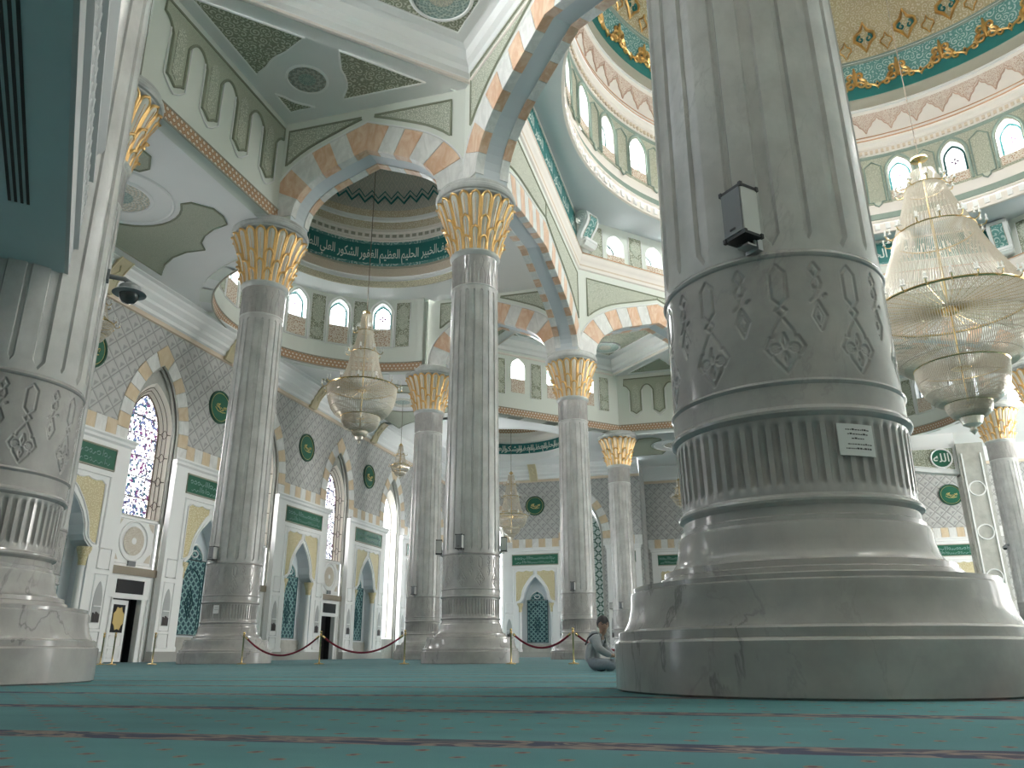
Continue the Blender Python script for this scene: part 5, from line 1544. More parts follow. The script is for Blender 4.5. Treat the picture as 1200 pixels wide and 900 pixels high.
# ------------------------------------------------------------------ columns
def make_column(label):
    root = thing('marble_column', label, 'column', (0, 0, 0), 0, 'fluted marble columns')
    m = MB()
    base = [(5.60, 0), (5.67, .05), (5.67, 1.27), (5.62, 1.33), (5.53, 1.35), (5.53, 1.56), (5.47, 1.6), (5.36, 1.63), (5.22, 1.9), (5.13, 2.3), (5.12, 2.58), (5.10, 2.66), (5.02, 2.70), (5.02, 2.82), (4.30, 2.86), (4.22, 2.92), (4.20, 3.04), (4.08, 3.08), (4.07, 3.24), (3.95, 3.27), (3.80, 3.36), (3.70, 3.52), (3.62, 3.80), (3.60, 4.18), (3.56, 4.26), (3.49, 4.29), (3.48, 4.42), (3.40, 4.46), (3.37, 4.70), (3.42, 4.74), (3.50, 4.80), (3.52, 4.86), (3.49, 4.93), (3.40, 4.98), (3.38, 5.02)]
    m.lathe(base, n=96); m.build('base', M['marble'], root, 28)
    # short fluted band
    def r0(z): return 3.38 + .02 * (z - 5)
    n = 60; rows = []
    lv = [(5.02, 0), (5.22, 0), (5.27, .45), (5.36, .85), (5.48, 1), (6.72, 1), (6.84, .85), (6.93, .45), (6.98, 0), (7.12, 0)]
    offs = [(-.5, 0), (-.30, 0), (-.22, .6), (-.1, .95), (0, 1), (.1, .95), (.22, .6), (.30, 0)]
    for z, d in lv:
        r = []
        for k in range(n):
            for o, g in offs:
                a = 2 * pi * (k + .5 + o) / n; rr = r0(z) - .13 * d * g; r.append((rr * cos(a), rr * sin(a), z))
        rows.append(r)
    m = MB(); m.grid(rows, True); m.build('fluted_band', M['marble'], root, 50)
    m = MB(); m.lathe([(3.40, 7.10), (3.48, 7.14), (3.56, 7.22), (3.57, 7.30), (3.52, 7.38), (3.47, 7.42), (3.465, 7.44), (3.46, 8.02), (3.49, 8.05), (3.52, 8.11), (3.49, 8.17), (3.44, 8.2)], n=96); m.build('torus_rings', M['marble'], root, 28)
    # engraved ornament
    def carved(rad, z0, z1, lines, per, nth, nz, hw, dep, name, arcs):
        R = (rad(z0) + rad(z1)) / 2
        th = np.linspace(-per / 2, per / 2, nth, endpoint=False); zz = np.linspace(z0, z1, nz)
        TX, TZ = np.meshgrid(np.radians(th) * R, zz)
        D = np.full(TX.shape, 9.9)
        for pl in lines:
            for (a, za), (b, zb) in zip(pl, pl[1:]):
                ax, bx = radians(a) * R, radians(b) * R; dx, dz = bx - ax, zb - za
                l2 = dx * dx + dz * dz + 1e-9
                t = np.clip(((TX - ax) * dx + (TZ - za) * dz) / l2, 0, 1)
                for sh in (-per, 0, per):
                    s = radians(sh) * R
                    t = np.clip(((TX - ax - s) * dx + (TZ - za) * dz) / l2, 0, 1)
                    D = np.minimum(D, np.hypot(TX - ax - s - t * dx, TZ - za - t * dz))
        G = np.clip((hw * 1.6 - D) / (hw * 1.1), 0, 1); G = G * G * (3 - 2 * G)
        np_ = int(round(360 / per)); rows = []
        for i, z in enumerate(zz):
            r = []
            for p in range(np_):
                for j in range(nth):
                    a = radians(p * per + th[j]); rr = rad(z) - dep * G[i, j]; r.append((rr * cos(a), rr * sin(a), float(z)))
            rows.append(r)
        mm = MB(); mm.grid(rows, True); return mm.build(name, M['marble'], root, 80)
    def mir(l): return [(-a, z) for a, z in l]
    def arc(c, z, r, t0, t1, k=10): return [(c + r * cos(t0 + (t1 - t0) * i / k), z + r * .06 * sin(t0 + (t1 - t0) * i / k)) for i in range(k + 1)]
    hexa = [(0, 11.72), (3.6, 11.47), (3.6, 10.66), (0, 10.42), (-3.6, 10.66), (-3.6, 11.47), (0, 11.72)]
    dia = [(0, 10.42), (2.4, 10.26), (0, 10.08), (-2.4, 10.26), (0, 10.42)]
    palm = [(0, 10.08), (4.6, 9.62), (5.0, 9.46), (6.4, 9.46), (9.0, 9.14), (6.6, 8.92), (5.6, 8.94), (5.0, 8.78), (0, 8.38)]
    leaf = [(0, 9.55), (1.2, 9.32), (0, 9.12), (-1.2, 9.32), (0, 9.55)]
    leaf2 = [(0, 8.98), (1.1, 8.82), (0, 8.62), (-1.1, 8.82), (0, 8.98)]
    c1 = arc(4.3, 9.12, 2.0, 2.6, -2.8); c2 = arc(4.4, 9.12, .8, 2.6, -3.0)
    B = 18
    nd = [(B, 11.72), (B + 2.4, 11.5), (B, 11.26), (B - 2.4, 11.5), (B, 11.72)]
    nl = [(B - .2, 11.26), (B - 2.2, 11.08), (B - 1.6, 10.92), (B + 1.2, 10.92), (B + 2.2, 11.08), (B + 1.4, 11.26)]
    st = [(B + .4, 10.92), (B - 1.2, 10.62), (B - 3.4, 10.5)]
    st2 = [(B + 2.8, 10.66), (B + 4.0, 10.72)]
    nd2 = [(B, 10.5), (B + 3.2, 10.06), (B, 9.62), (B - 3.2, 10.06), (B, 10.5)]
    nd3 = [(B, 10.3), (B + 1.7, 10.06), (B, 9.82), (B - 1.7, 10.06), (B, 10.3)]
    carved(lambda z: 3.43, 8.2, 11.98, [hexa, dia, palm, mir(palm), leaf, leaf2, c1, mir(c1), c2, mir(c2), nd, nl, st, st2, nd2, nd3], 36, 84, 150, .042, .05, 'engraved_band', None)
    m = MB(); m.lathe([(3.43, 11.95), (3.48, 11.99), (3.51, 12.06), (3.48, 12.13), (3.42, 12.2)], n=96); m.build('thin_ring', M['marble'], root, 28)
    # fluted shaft: ten wide and ten narrow pointed flutes
    def rs(z): return 3.43 - .36 * max(0, (z - 12.2)) / 34.2
    cols = []
    for k in range(10):
        b = 36 * k
        for o, g, tip in [(-4.3, 0, 0), (-3.1, 1, .0), (0, 1, 1), (3.1, 1, .0), (4.3, 0, 0)]: cols.append((b + o, g, 12.75 + .42 * (abs(o) / 4.3 - 1) + .0, .13))
        cols.append((b + 9.5, 0, 12.6, 0)); cols.append((b + 14.2, 0, 12.6, 0))
        for o, g in [(-2.1, 0), (-1.2, 1), (0, 1), (1.2, 1), (2.1, 0)]: cols.append((b + 18 + o, g, 12.75 + .25 * (abs(o) / 2.1 - 1), .11))
        cols.append((b + 21.8, 0, 12.6, 0)); cols.append((b + 26.5, 0, 12.6, 0))
    rows = []
    for lev in range(8):
        r = []
        for a, g, zt, dp_ in cols:
            zb = {0: 12.2, 1: zt, 2: zt + .16, 3: 24, 4: 36, 5: 58.8 - zt + .0, 6: 58.95 - zt, 7: 46.8}[lev]
            if lev in (5, 6): zb = {5: 46.3 - (zt - 12.33) * .6 - .16, 6: 46.3 - (zt - 12.33) * .6}[lev]
            d = dp_ * g * (1 if 2 <= lev <= 5 else 0)
            rr = rs(zb) - d; r.append((rr * cos(radians(a)), rr * sin(radians(a)), zb))
        rows.append(r)
    m = MB(); m.grid(rows, True); m.build('fluted_shaft', M['shaft'], root, 25)
    m = MB(); m.lathe([(3.06, 46.75), (3.12, 46.8), (3.15, 46.9), (3.1, 47.0)], n=64)
    m.lathe([(3.1, 51.2), (3.2, 51.3), (3.36, 51.5), (3.42, 51.75), (3.36, 51.95), (3.1, 52.1)], n=64); m.build('neck_rings', M['abacus'], root, 28)
    nk = [[(0, 50.9), (4, 50.3), (0, 49.6), (-4, 50.3), (0, 50.9)], [(0, 50.6), (2, 50.3), (0, 49.95), (-2, 50.3), (0, 50.6)], [(-6.5, 47.1), (-6.5, 48.6), (-3, 49.2), (0, 49.6), (3, 49.2), (6.5, 48.6), (6.5, 47.1)], [(18, 50.3), (21, 49.8), (18, 49.2), (15, 49.8), (18, 50.3)], [(18, 49.2), (18, 48.5), (20.5, 48.1), (20.5, 47.1)], [(18, 48.5), (15.5, 48.1), (15.5, 47.1)]]
    carved(lambda z: 3.1, 47.0, 51.2, nk, 36, 48, 80, .06, .05, 'engraved_neck', None)
    # capital: ivory leaves edged in gold
    def rc(z): f = max(0, z - 52) / 7.6; return 3.05 + 1.55 * f ** 1.5
    m = MB(); m.lathe([(rc(52 + 7.6 * i / 8), 52 + 7.6 * i / 8) for i in range(9)], n=60); cap = m.build('capital_core', M['gold'], root, 40)
    lm, rm = MB(), MB()
    for k in range(20):
        a0 = radians(18 * k)
        tiers = [(51.95, 53.6), (52.9, 56.4), (55.4, 59.5)] if k % 2 == 0 else [(51.95, 54.9), (53.8, 59.5)]
        for lev, (zb, zt) in enumerate(tiers):
            tc = 1 - 1.0 / (zt - zb) * (.75 if lev else .6)
            def pt(s, t, out=0):
                z = zb + (zt - zb) * t
                wv = radians(7.4) * (1 if t < tc else sqrt(max(0, 1 - ((t - tc) / (1 - tc)) ** 2)))
                lift = .1 + .25 * t + .42 * max(0, t - .6) * 2 * .6 + .05 * lev
                r = rc(min(z, 59.4)) + lift + .2 * (1 - s * s) + out
                a = a0 + wv * s; return (r * cos(a), r * sin(a), z)
            T_ = [0, .3, .6, tc] + [tc + (1 - tc) * f for f in (.35, .62, .8, .93, 1)] if tc > .62 else [0, .2, .4, tc] + [tc + (1 - tc) * f for f in (.35, .62, .8, .93, 1)]
            lm.grid([[pt(s, t) for s in (-1, -.6, -.2, 0, .2, .6, 1)] for t in T_])
            rim = [pt(-1, t, .03) for t in T_[:-1]] + [pt(0, 1, .06)] + [pt(1, t, .03) for t in T_[-2::-1]]
            rm.tube(rim, .2, 6)
            rm.tube([pt(0, t, .02) for t in (.05, .5, .85)], .04, 4)
    lm.build('leaves', M['leaf'], cap, 60, label='ivory leaf'); rm.build('leaf_rims', M['gold'], cap, 60)
    m = MB(); m.lathe([(4.5, 59.4), (4.9, 59.6), (5.15, 59.8), (5.2, 60.0), (5.45, 60.1), (5.6, 60.35), (5.6, 60.75), (5.45, 60.95), (5.3, 61.0), (5.35, 61.2), (5.3, 61.5), (.2, 61.52)], n=72); m.build('abacus', M['abacus'], root, 28)
    return root
CL = {(-1, -3): 'massive grey marble column nearest the camera, carrying speaker and paper notice', (-2, -3): 'massive grey marble column at the left edge under the painted gallery', (-3, -2): 'column hidden behind the left foreground column, only gilded capital showing', (-3, -1): 'tall fluted column behind the left rope, before the patterned wall', (-2, -1): 'tall fluted column in the middle with three speakers, gilt capital', (-3, 1): 'darker fluted column just left of and behind the middle column', (-3, 2): 'fluted column far behind the middle column', (-2, 1): 'fluted beige lit column behind the seated person', (-2, 3): 'farthest slim fluted column between the seated person and the big column', (-1, -2): 'tall column directly behind the big column', (-1, 2): 'far column hidden behind the big column', (-1, 3): 'farthest column hidden behind the big column', (1, 3): 'pale fluted column at the right edge below the great chandelier', (1, 2): 'column at the right edge, only its gilded capital showing'}
first = None
for (i, j), lab in CL.items():
    if first is None:
        first = make_column(lab); first.location = P3((i * U, j * U, 0)); first.rotation_euler = (0, 0, radians(-90))
    else: dup(first, (i * U, j * U, 0), radians(-90), lab)

# ------------------------------------------------------------------ speakers, cameras, notices
def on_col(ij, ang, r):
    return (ij[0] * U + r * cos(radians(ang)), ij[1] * U + r * sin(radians(ang)))
def make_speaker(label):
    root = thing('wall_speaker', label, 'speaker', (0, 0, 0), 0, 'loudspeakers on the columns')
    m = MB(); m.box((.46, 0, .85), (.66, .78, 1.5)); m.build('cabinet', M['white_plastic'], root)
    m = MB(); m.box((.81, 0, .85), (.05, .72, 1.44)); g = m.build('grille', M['grey_plastic'], root)
    m = MB(); m.box((.845, -.02, .3), (.02, .2, .06), 0); m.build('badge', M['dark'], g)
    for z in (.06, 1.64):
        m = MB(); m.box((.46, 0, z), (.7, .82, .09))
        for x in (.13, .79):
            for y in (-.39, .39): m.box((x, y, z), (.1, .1, .14))
        m.build('end_cap', M['dark'], root)
    m = MB(); m.box((.35, 0, -.16), (.34, .42, .06)); m.box((.2, 0, -.02), (.08, .42, .3)); m.box((.05, 0, -.12), (.2, .5, .34)); b = m.build('bracket', M['metal'], root)
    m = MB(); m.box((.24, .1, -.04), (.04, .1, .1)); m.box((.53, -.08, -.12), (.02, .14, .06)); m.build('bracket_hole', M['dark'], b)
    m = MB(); m.tube([(.14, -.3, .1), (.1, -.5, .25), (.1, -.55, .5), (.16, -.45, .75), (.14, -.3, .9)], .045, 6); m.build('cable', M['dark'], root, 50)
    return root
SPK = [((-1, -3), -98, 12.45, 3.47, 'speaker with dark grey grille on the big column', -134), ((-3, -1), -100, 12.4, 3.45, 'small speaker on the tall column behind the left rope', -100), ((-2, -1), -92, 12.5, 3.45, 'black fronted speaker on the front of the middle column', -92), ((-2, -1), -160, 12.3, 3.45, 'speaker sticking out left of the middle column', -160), ((-2, -1), 10, 12.6, 3.45, 'dark speaker sticking out right of the middle column', 10), ((-3, 1), -98, 12.4, 3.45, 'small speaker on the darker column left of the middle column', -98), ((-2, 1), -94, 12.4, 3.45, 'small speaker on the beige column behind the seated person', -94), ((-2, 3), -165, 12.4, 3.45, 'small speaker on the left side of the farthest slim column', -165), ((-2, 3), -100, 12.4, 3.45, 'small speaker on the front of the farthest slim column', -100)]
sp = None
for ij, ang, z, r, lab, yaw in SPK:
    x, y = on_col(ij, ang, r); loc = (x, y, z); rz = radians(yaw)
    if sp is None:
        sp = make_speaker(lab); sp.location = P3(loc); sp.rotation_euler = (0, 0, rz)
    else: dup(sp, loc, rz, lab)
def notice(ij, a0, a1, z0, z1, label, lines, tilt=0.0):
    F0 = cyl_frame((ij[0] * U, ij[1] * U), 3.44)
    def F(q, n, z): return F0(q, -n, z)
    root_loc = F(radians((a0 + a1) / 2) * 3.45, 0, z0)
    root = thing('paper_notice', label, 'notice', root_loc)
    s0, s1 = radians(a0) * 3.45, radians(a1) * 3.45
    m = MB(); rect(m, lambda s, n, z: F(s, n, z + tilt * (s - s0)), s0, s1, z0, z1, .02, .05, div=10); sheet = m.build('sheet', M['paper'], root, 60)
    m = MB(); rnd = random.Random(4)
    for f, a, b in lines:
        z = z0 + (z1 - z0) * f; s = s0 + (s1 - s0) * a
        while s < s0 + (s1 - s0) * b:
            w = rnd.uniform(.03, .075); h = .028 if rnd.random() < .7 else .045
            rect(m, lambda q, n, zz: F(q, n, zz + tilt * (q - s0)), s, s + w, z, z + h, .05, .054); s += w + .018
    if m.f: m.build('print', M['ink'], sheet)
    return root
notice((-1, -3), -72.2, -55.0, 5.98, 6.86, 'laminated paper notice taped to the fluted band of the big column', [(.80, .22, .85), (.66, .26, .8), (.52, .36, .72), (.34, .24, .86), (.20, .18, .9)], -.03)
notice((-3, -1), -89, -77, 5.9, 6.9, 'small paper notice on the base of the tall column behind the left rope', [(.7, .25, .75), (.45, .2, .8)])
def make_cctv(label, loc, yaw, s=1.0, arm=None):
    root = thing('security_camera', label, 'camera', loc, radians(yaw))
    ORG[root] = (0, 0, 0)
    m = MB(); m.lathe([(.02, .75), (.3, .72), (.62, .5), (.7, .2), (.95, .08), (1.0, 0), (.6, -.05)], (1.3 * s, 0, 0), 28); m.v = [(p[0] if s == 1 else 1.3 * s + (p[0] - 1.3 * s) * s, p[1] * s, p[2] * s) for p in m.v]; h = m.build('housing', M['cam_grey'], root, 35)
    m = MB(); m.lathe([(.58, 0), (.55, -.3), (.38, -.55), (.02, -.66)], (1.3 * s, 0, 0), 24); m.v = [(1.3 * s + (p[0] - 1.3 * s) * s, p[1] * s, p[2] * s) for p in m.v]; m.build('dome_lens', M['cam_lens'], root, 40)
    m = MB(); m.tube([(-.1 * s, 0, .95 * s), (.9 * s, 0, .95 * s), (1.3 * s, 0, .7 * s)], .16 * s, 8); m.box((-.02, 0, .95 * s), (.12, .7 * s, .7 * s)); m.build('wall_arm', M['cam_grey'], root, 40)
    return root
M['cam_grey'] = flat('grey camera housing', (.22, .24, .25), .4); M['cam_lens'] = flat('dark camera lens', (.05, .06, .06), .15)
x, y = on_col((-2, -3), 43, 3.5); make_cctv('grey dome camera on an arm at the left foreground column', (x, y, 17.75), 43, .78)
x, y = on_col((1, 3), -158, 3.5); make_cctv('small white dome camera on the pale column at the right edge', (x, y, 25.0), -158, .8)
for o in [o for o in bpy.data.objects if o.name.startswith('paper_notice')]: pass
# ------------------------------------------------------------------ chandeliers
def chandelier(label, c, tiers, chain_top, group=None, arms=True, beads=70, light=0, chain_r=.07):
    """tiers: dict with stem, drape rings [(r, z)...], bowl rings [(r, z)...], tip z"""
    root = thing('chandelier', label, 'chandelier', (c[0], c[1], tiers['tip']), 0, group)
    m = MB(); m.tube([(c[0], c[1], tiers['top']), (c[0], c[1], chain_top)], chain_r, 6); m.build('chain', M['chain'], root, 40)
    m = MB(); m.tube([(c[0], c[1], tiers['tip'] + 1), (c[0], c[1], tiers['top'])], .16, 8)
    k0 = tiers['canopy']; m.lathe([(.1, k0 + .5), (tiers['canopy_r'], k0), (tiers['canopy_r'], k0 - .25), (.1, k0 - .5)], (c[0], c[1], 0), 24)
    m.build('stem', M['brass'], root, 40)
    W = lambda r, a, z: (c[0] + r * cos(a), c[1] + r * sin(a), z)
    dr = tiers['drape']; bw = tiers['bowl']
    for r, z in dr[1:] + bw:
        gm = MB(); gm.tube([W(r, 2 * pi * j / 64, z) for j in range(64)], max(.06, .014 * r + .05), 5, True); gm.build('gilt_ring', M['brass'], root, 40)
    gm = MB()
    nspoke = tiers.get('spokes', 24)
    zz = dr[-1][1]
    for j in range(nspoke):
        a = 2 * pi * j / nspoke; gm.tube([W(.8 * tiers['s'], a, zz - .3), W(dr[-1][0], a, zz)], .035 * tiers['s'] + .01, 4)
    gm.lathe([(.1, zz - 1.2 * tiers['s']), (1.0 * tiers['s'], zz - .9 * tiers['s']), (1.1 * tiers['s'], zz - .2), (.2, zz + .2)], (c[0], c[1], 0), 20)
    gm.build('gilt_spokes', M['brass'], root, 40)
    for r, z in bw[:-1]:
        gm = MB(); gm.lathe([(.05, z - .3), (.22 * r, z - .25), (.25 * r, z), (.05, z + .1)], (c[0], c[1], 0), 16); gm.build('gilt_cup', M['brass'], root, 40)
    # bead strands: drapes hang from ring to ring, bowls curve under
    def strand(mm, pts, w):
        for p, q in zip(pts, pts[1:]):
            mm.tube([p, q], w, 3)
    for (r0, z0), (r1, z1) in zip(dr, dr[1:]):
        mm = MB(); n = int(beads * (.22 + .7 * r1 / dr[-1][0]))
        for j in range(n):
            a = 2 * pi * j / n; pts = []
            for i in range(7):
                f = i / 6; rr = r0 + (r1 - r0) * (f ** tiers.get('flare', 1.6)); z = z0 + (z1 - z0) * f; pts.append(W(rr, a, z))
            mm.tube(pts, tiers['bw'], 3)
        mm.build('crystal_drape', M['crystal'], root)
    allb = [dr[-1]] + bw
    for (r0, z0), (r1, z1) in zip(allb, allb[1:]):
        mm = MB(); n = int(beads * (.5 + .5 * r0 / dr[-1][0]))
        for j in range(n):
            a = 2 * pi * j / n; pts = []
            for i in range(7):
                t = i / 6 * pi / 2; rr = r1 + (r0 - r1) * cos(t); z = z0 + (z1 - z0) * sin(t); pts.append(W(rr, a, z))
            mm.tube(pts, tiers['bw'], 3)
        for i in range(1, 4):
            t = i / 4 * pi / 2; rr = r1 + (r0 - r1) * cos(t); z = z0 + (z1 - z0) * sin(t)
            mm.tube([W(rr, 2 * pi * j / 48, z) for j in range(48)], tiers['bw'] * .9, 3, True)
        mm.build('crystal_bowl', M['crystal'], root)
        if r0 > 2.5 * tiers['s']:      # flat radial strands seen from below
            mm = MB(); n2 = int(n * .8)
            for j in range(n2):
                a = 2 * pi * (j + .5) / n2; mm.tube([W(r0 * .98, a, z0), W(r0 * .14, a, z0 - .2)], tiers['bw'] * .8, 3)
            mm.build('crystal_rays', M['crystal'], root)
    m = MB(); r, z = bw[-1]; m.lathe([(r, z), (r * .8, z - .4 * (z - tiers['tip'])), (r * .25, z - .6 * (z - tiers['tip'])), (r * .35, z - .75 * (z - tiers['tip'])), (.02, tiers['tip'])], (c[0], c[1], 0), 14); m.build('finial', M['crystal'], root, 40)
    if arms:
        s_ = tiers['s']; first_a = first_c = None
        for r, z, n in tiers['arms']:
            for j in range(n):
                a = 2 * pi * (j + .3) / n
                if first_a is None:
                    am = MB(); am.tube([(0, 0, 0), (.5 * s_, 0, -.35 * s_), (1.0 * s_, 0, -.2 * s_), (1.2 * s_, 0, .25 * s_)], .07 * s_ + .02, 5); first_a = am.build('candle_arm', M['brass'], root, 50, org=(0, 0, 0)); oa = first_a
                    cm_ = MB(); cm_.lathe([(.05 * s_, -.1 * s_), (.24 * s_, 0), (.2 * s_, .12 * s_), (.1 * s_, .14 * s_), (.1 * s_, .5 * s_), (.16 * s_, .62 * s_), (.02, .95 * s_)], (0, 0, 0), 7); first_c = cm_.build('candle_lamp', M['lamp_glass'], root, 50, org=(0, 0, 0))
                else:
                    oa = first_a.copy(); COL.objects.link(oa)
                oa.location = P3((r * cos(a), r * sin(a), z - tiers['tip'])); oa.rotation_euler = (0, 0, a)
                for i_, (dr_, dz) in enumerate(((1.2, .3), (.55, .55))):
                    oc = first_c if (oa is first_a and i_ == 0) else first_c.copy()
                    if oc is not first_c: COL.objects.link(oc)
                    oc.location = P3(((r + dr_ * s_) * cos(a), (r + dr_ * s_) * sin(a), z + dz * s_ - tiers['tip']))
    return root
M['lamp_glass'] = flat('frosted lamp glass', (.85, .84, .80), .2)
chandelier('huge tiered crystal chandelier hanging under the great dome at right', (0, 0), dict(s=1.15, top=77.5, canopy=77.3, canopy_r=1.3, tip=30.6, drape=[(1.9, 74.6), (3.0, 71.6), (5.9, 63.2), (11.3, 50.6)], bowl=[(6.3, 41.0), (3.1, 35.3), (1.6, 33.2)], bw=.064, spokes=40, flare=1.25, arms=[(3.0, 71.6, 10), (5.9, 63.2, 14), (11.3, 50.6, 24)]), 188.6, None, True, 200, 0)
chandelier('crystal chandelier hanging between the two tall columns', (-3 * U, 0), dict(s=.8, top=62.5, canopy=62.3, canopy_r=.7, tip=36.6, drape=[(.9, 61.8), (1.4, 58.4), (2.5, 54.0), (4.2, 47.9), (6.3, 47.2)], bowl=[(3.5, 41.6), (1.4, 39.0), (.8, 38.0)], bw=.062, spokes=24, arms=[(1.4, 58.4, 6), (2.5, 54.0, 8), (6.3, 47.2, 14)]), 118.55, None, True, 130, 0)
chandelier('pale crystal chandelier right beside the middle column, far corner', (-3 * U + .4, 3 * U), dict(s=.7, top=52.5, canopy=52.2, canopy_r=.6, tip=31.5, drape=[(.9, 51.5), (1.4, 48.6), (2.2, 45.0), (3.4, 40.2), (4.6, 39.4)], bowl=[(2.6, 35.8), (1.2, 34.0), (.7, 33.2)], bw=.062, spokes=20, arms=[(1.4, 48.6, 6), (2.2, 45.0, 8), (4.6, 39.4, 12)]), 86.65, None, True, 90, 0)
SM = dict(s=.55, canopy_r=.45, bw=.045, spokes=12)
for c, lab, zt in (((-111.0, 47.5), 'small crystal chandelier before the left wall, near the darker column', 49.0), ((-111.5, -48.5), 'small crystal chandelier half hidden behind the left column', 46.5), ((-49.5, 111), 'small gilded chandelier hanging left of the big column', 49.5)):
    z = zt
    chandelier(lab, c, dict(SM, top=z + .4, canopy=z + .2, tip=z - 8.2, drape=[(.5, z), (1.0, z - 2.2), (1.5, z - 4.4), (2.2, z - 4.9)], bowl=[(1.4, z - 6.4), (.6, z - 7.4)], arms=[(1.0, z - 2.2, 6), (2.2, z - 4.9, 10)]), 60.6, 'small chandeliers of the aisles', True, 56, 0, .05)

# ------------------------------------------------------------------ rope barriers
YB = -39.5
def make_stanchion(label):
    root = thing('rope_stanchion', label, 'stanchion', (0, 0, 0), 0, 'brass rope stanchions')
    m = MB(); m.lathe([(.02, .0), (.56, 0), (.56, .06), (.5, .1), (.18, .14), (.1, .2)], n=24); m.build('foot', M['brass'], root, 40)
    m = MB(); m.lathe([(.1, .15), (.085, .3), (.085, 2.95), (.12, 3.0), (.12, 3.1), (.085, 3.14)], n=14); m.build('post', M['brass'], root, 40)
    m = MB(); m.lathe([(.085, 3.14), (.14, 3.2), (.13, 3.27), (.06, 3.3), (.11, 3.36), (.14, 3.45), (.1, 3.55), (.02, 3.58)], n=14); m.build('finial', M['brass'], root, 40)
    return root
XS = [(-90.8, YB, 'stanchion at the left end of the long red rope'), (-80.8, YB, 'stanchion where the two left red ropes meet'), (-70.5, YB, 'stanchion before the foot of the darker column'), (-58.4, YB, 'stanchion before the right edge of the middle column foot'), (-51.7, YB, 'stanchion standing directly left of the seated person'), (-43.5, YB, 'stanchion hidden behind the big column foot'), (-101.4, -41.5, 'brass stanchion alone between door and tall column'), (-105.3, -43.5, 'right one of the paired brass stanchions by the door'), (-106.9, -43.5, 'left one of the paired brass stanchions by the door'), (-110.2, -44.5, 'brass stanchion before the open door leaf, partly hidden')]
st = None
for x, y, lab in XS:
    if st is None: st = make_stanchion(lab); st.location = P3((x, y, 0))
    else: dup(st, (x, y, 0), 0, lab)
def rope(a, b, sag, label):
    pa, pb = Vector((a[0], a[1], 3.05)), Vector((b[0], b[1], 3.05)); d = (pb - pa).normalized()
    root = thing('barrier_rope', label, 'rope', ((pa + pb) / 2 - Vector((0, 0, sag)))[:], 0, 'red velvet ropes')
    pts = []
    for i in range(25):
        f = i / 24; p = pa + d * .3 + (pb - pa - d * .6) * f; p.z = 2.95 - sag * 4 * f * (1 - f) * 1.0; pts.append(p)
    m = MB(); m.tube(pts, .105, 8); m.build('velvet_rope', M['red_rope'], root, 60)
    m = MB()
    for p, q, o in ((pts[0], pts[1], pa), (pts[-1], pts[-2], pb)): m.tube([o + (p - o) * .85, p, p + (q - p) * .7], .13, 8)
    m.build('rope_ends', M['brass'], root, 60)
rope(XS[0], XS[1], 2.0, 'dark red rope sagging left, from tall column to the middle')
rope(XS[1], XS[2], 1.75, 'dark red rope before the pale niches left of the middle column')
rope(XS[3], XS[4], 1.35, 'dark red rope before the far green mosaic niche')
rope(XS[4], XS[5], 1.6, 'dark red rope passing behind the seated person')

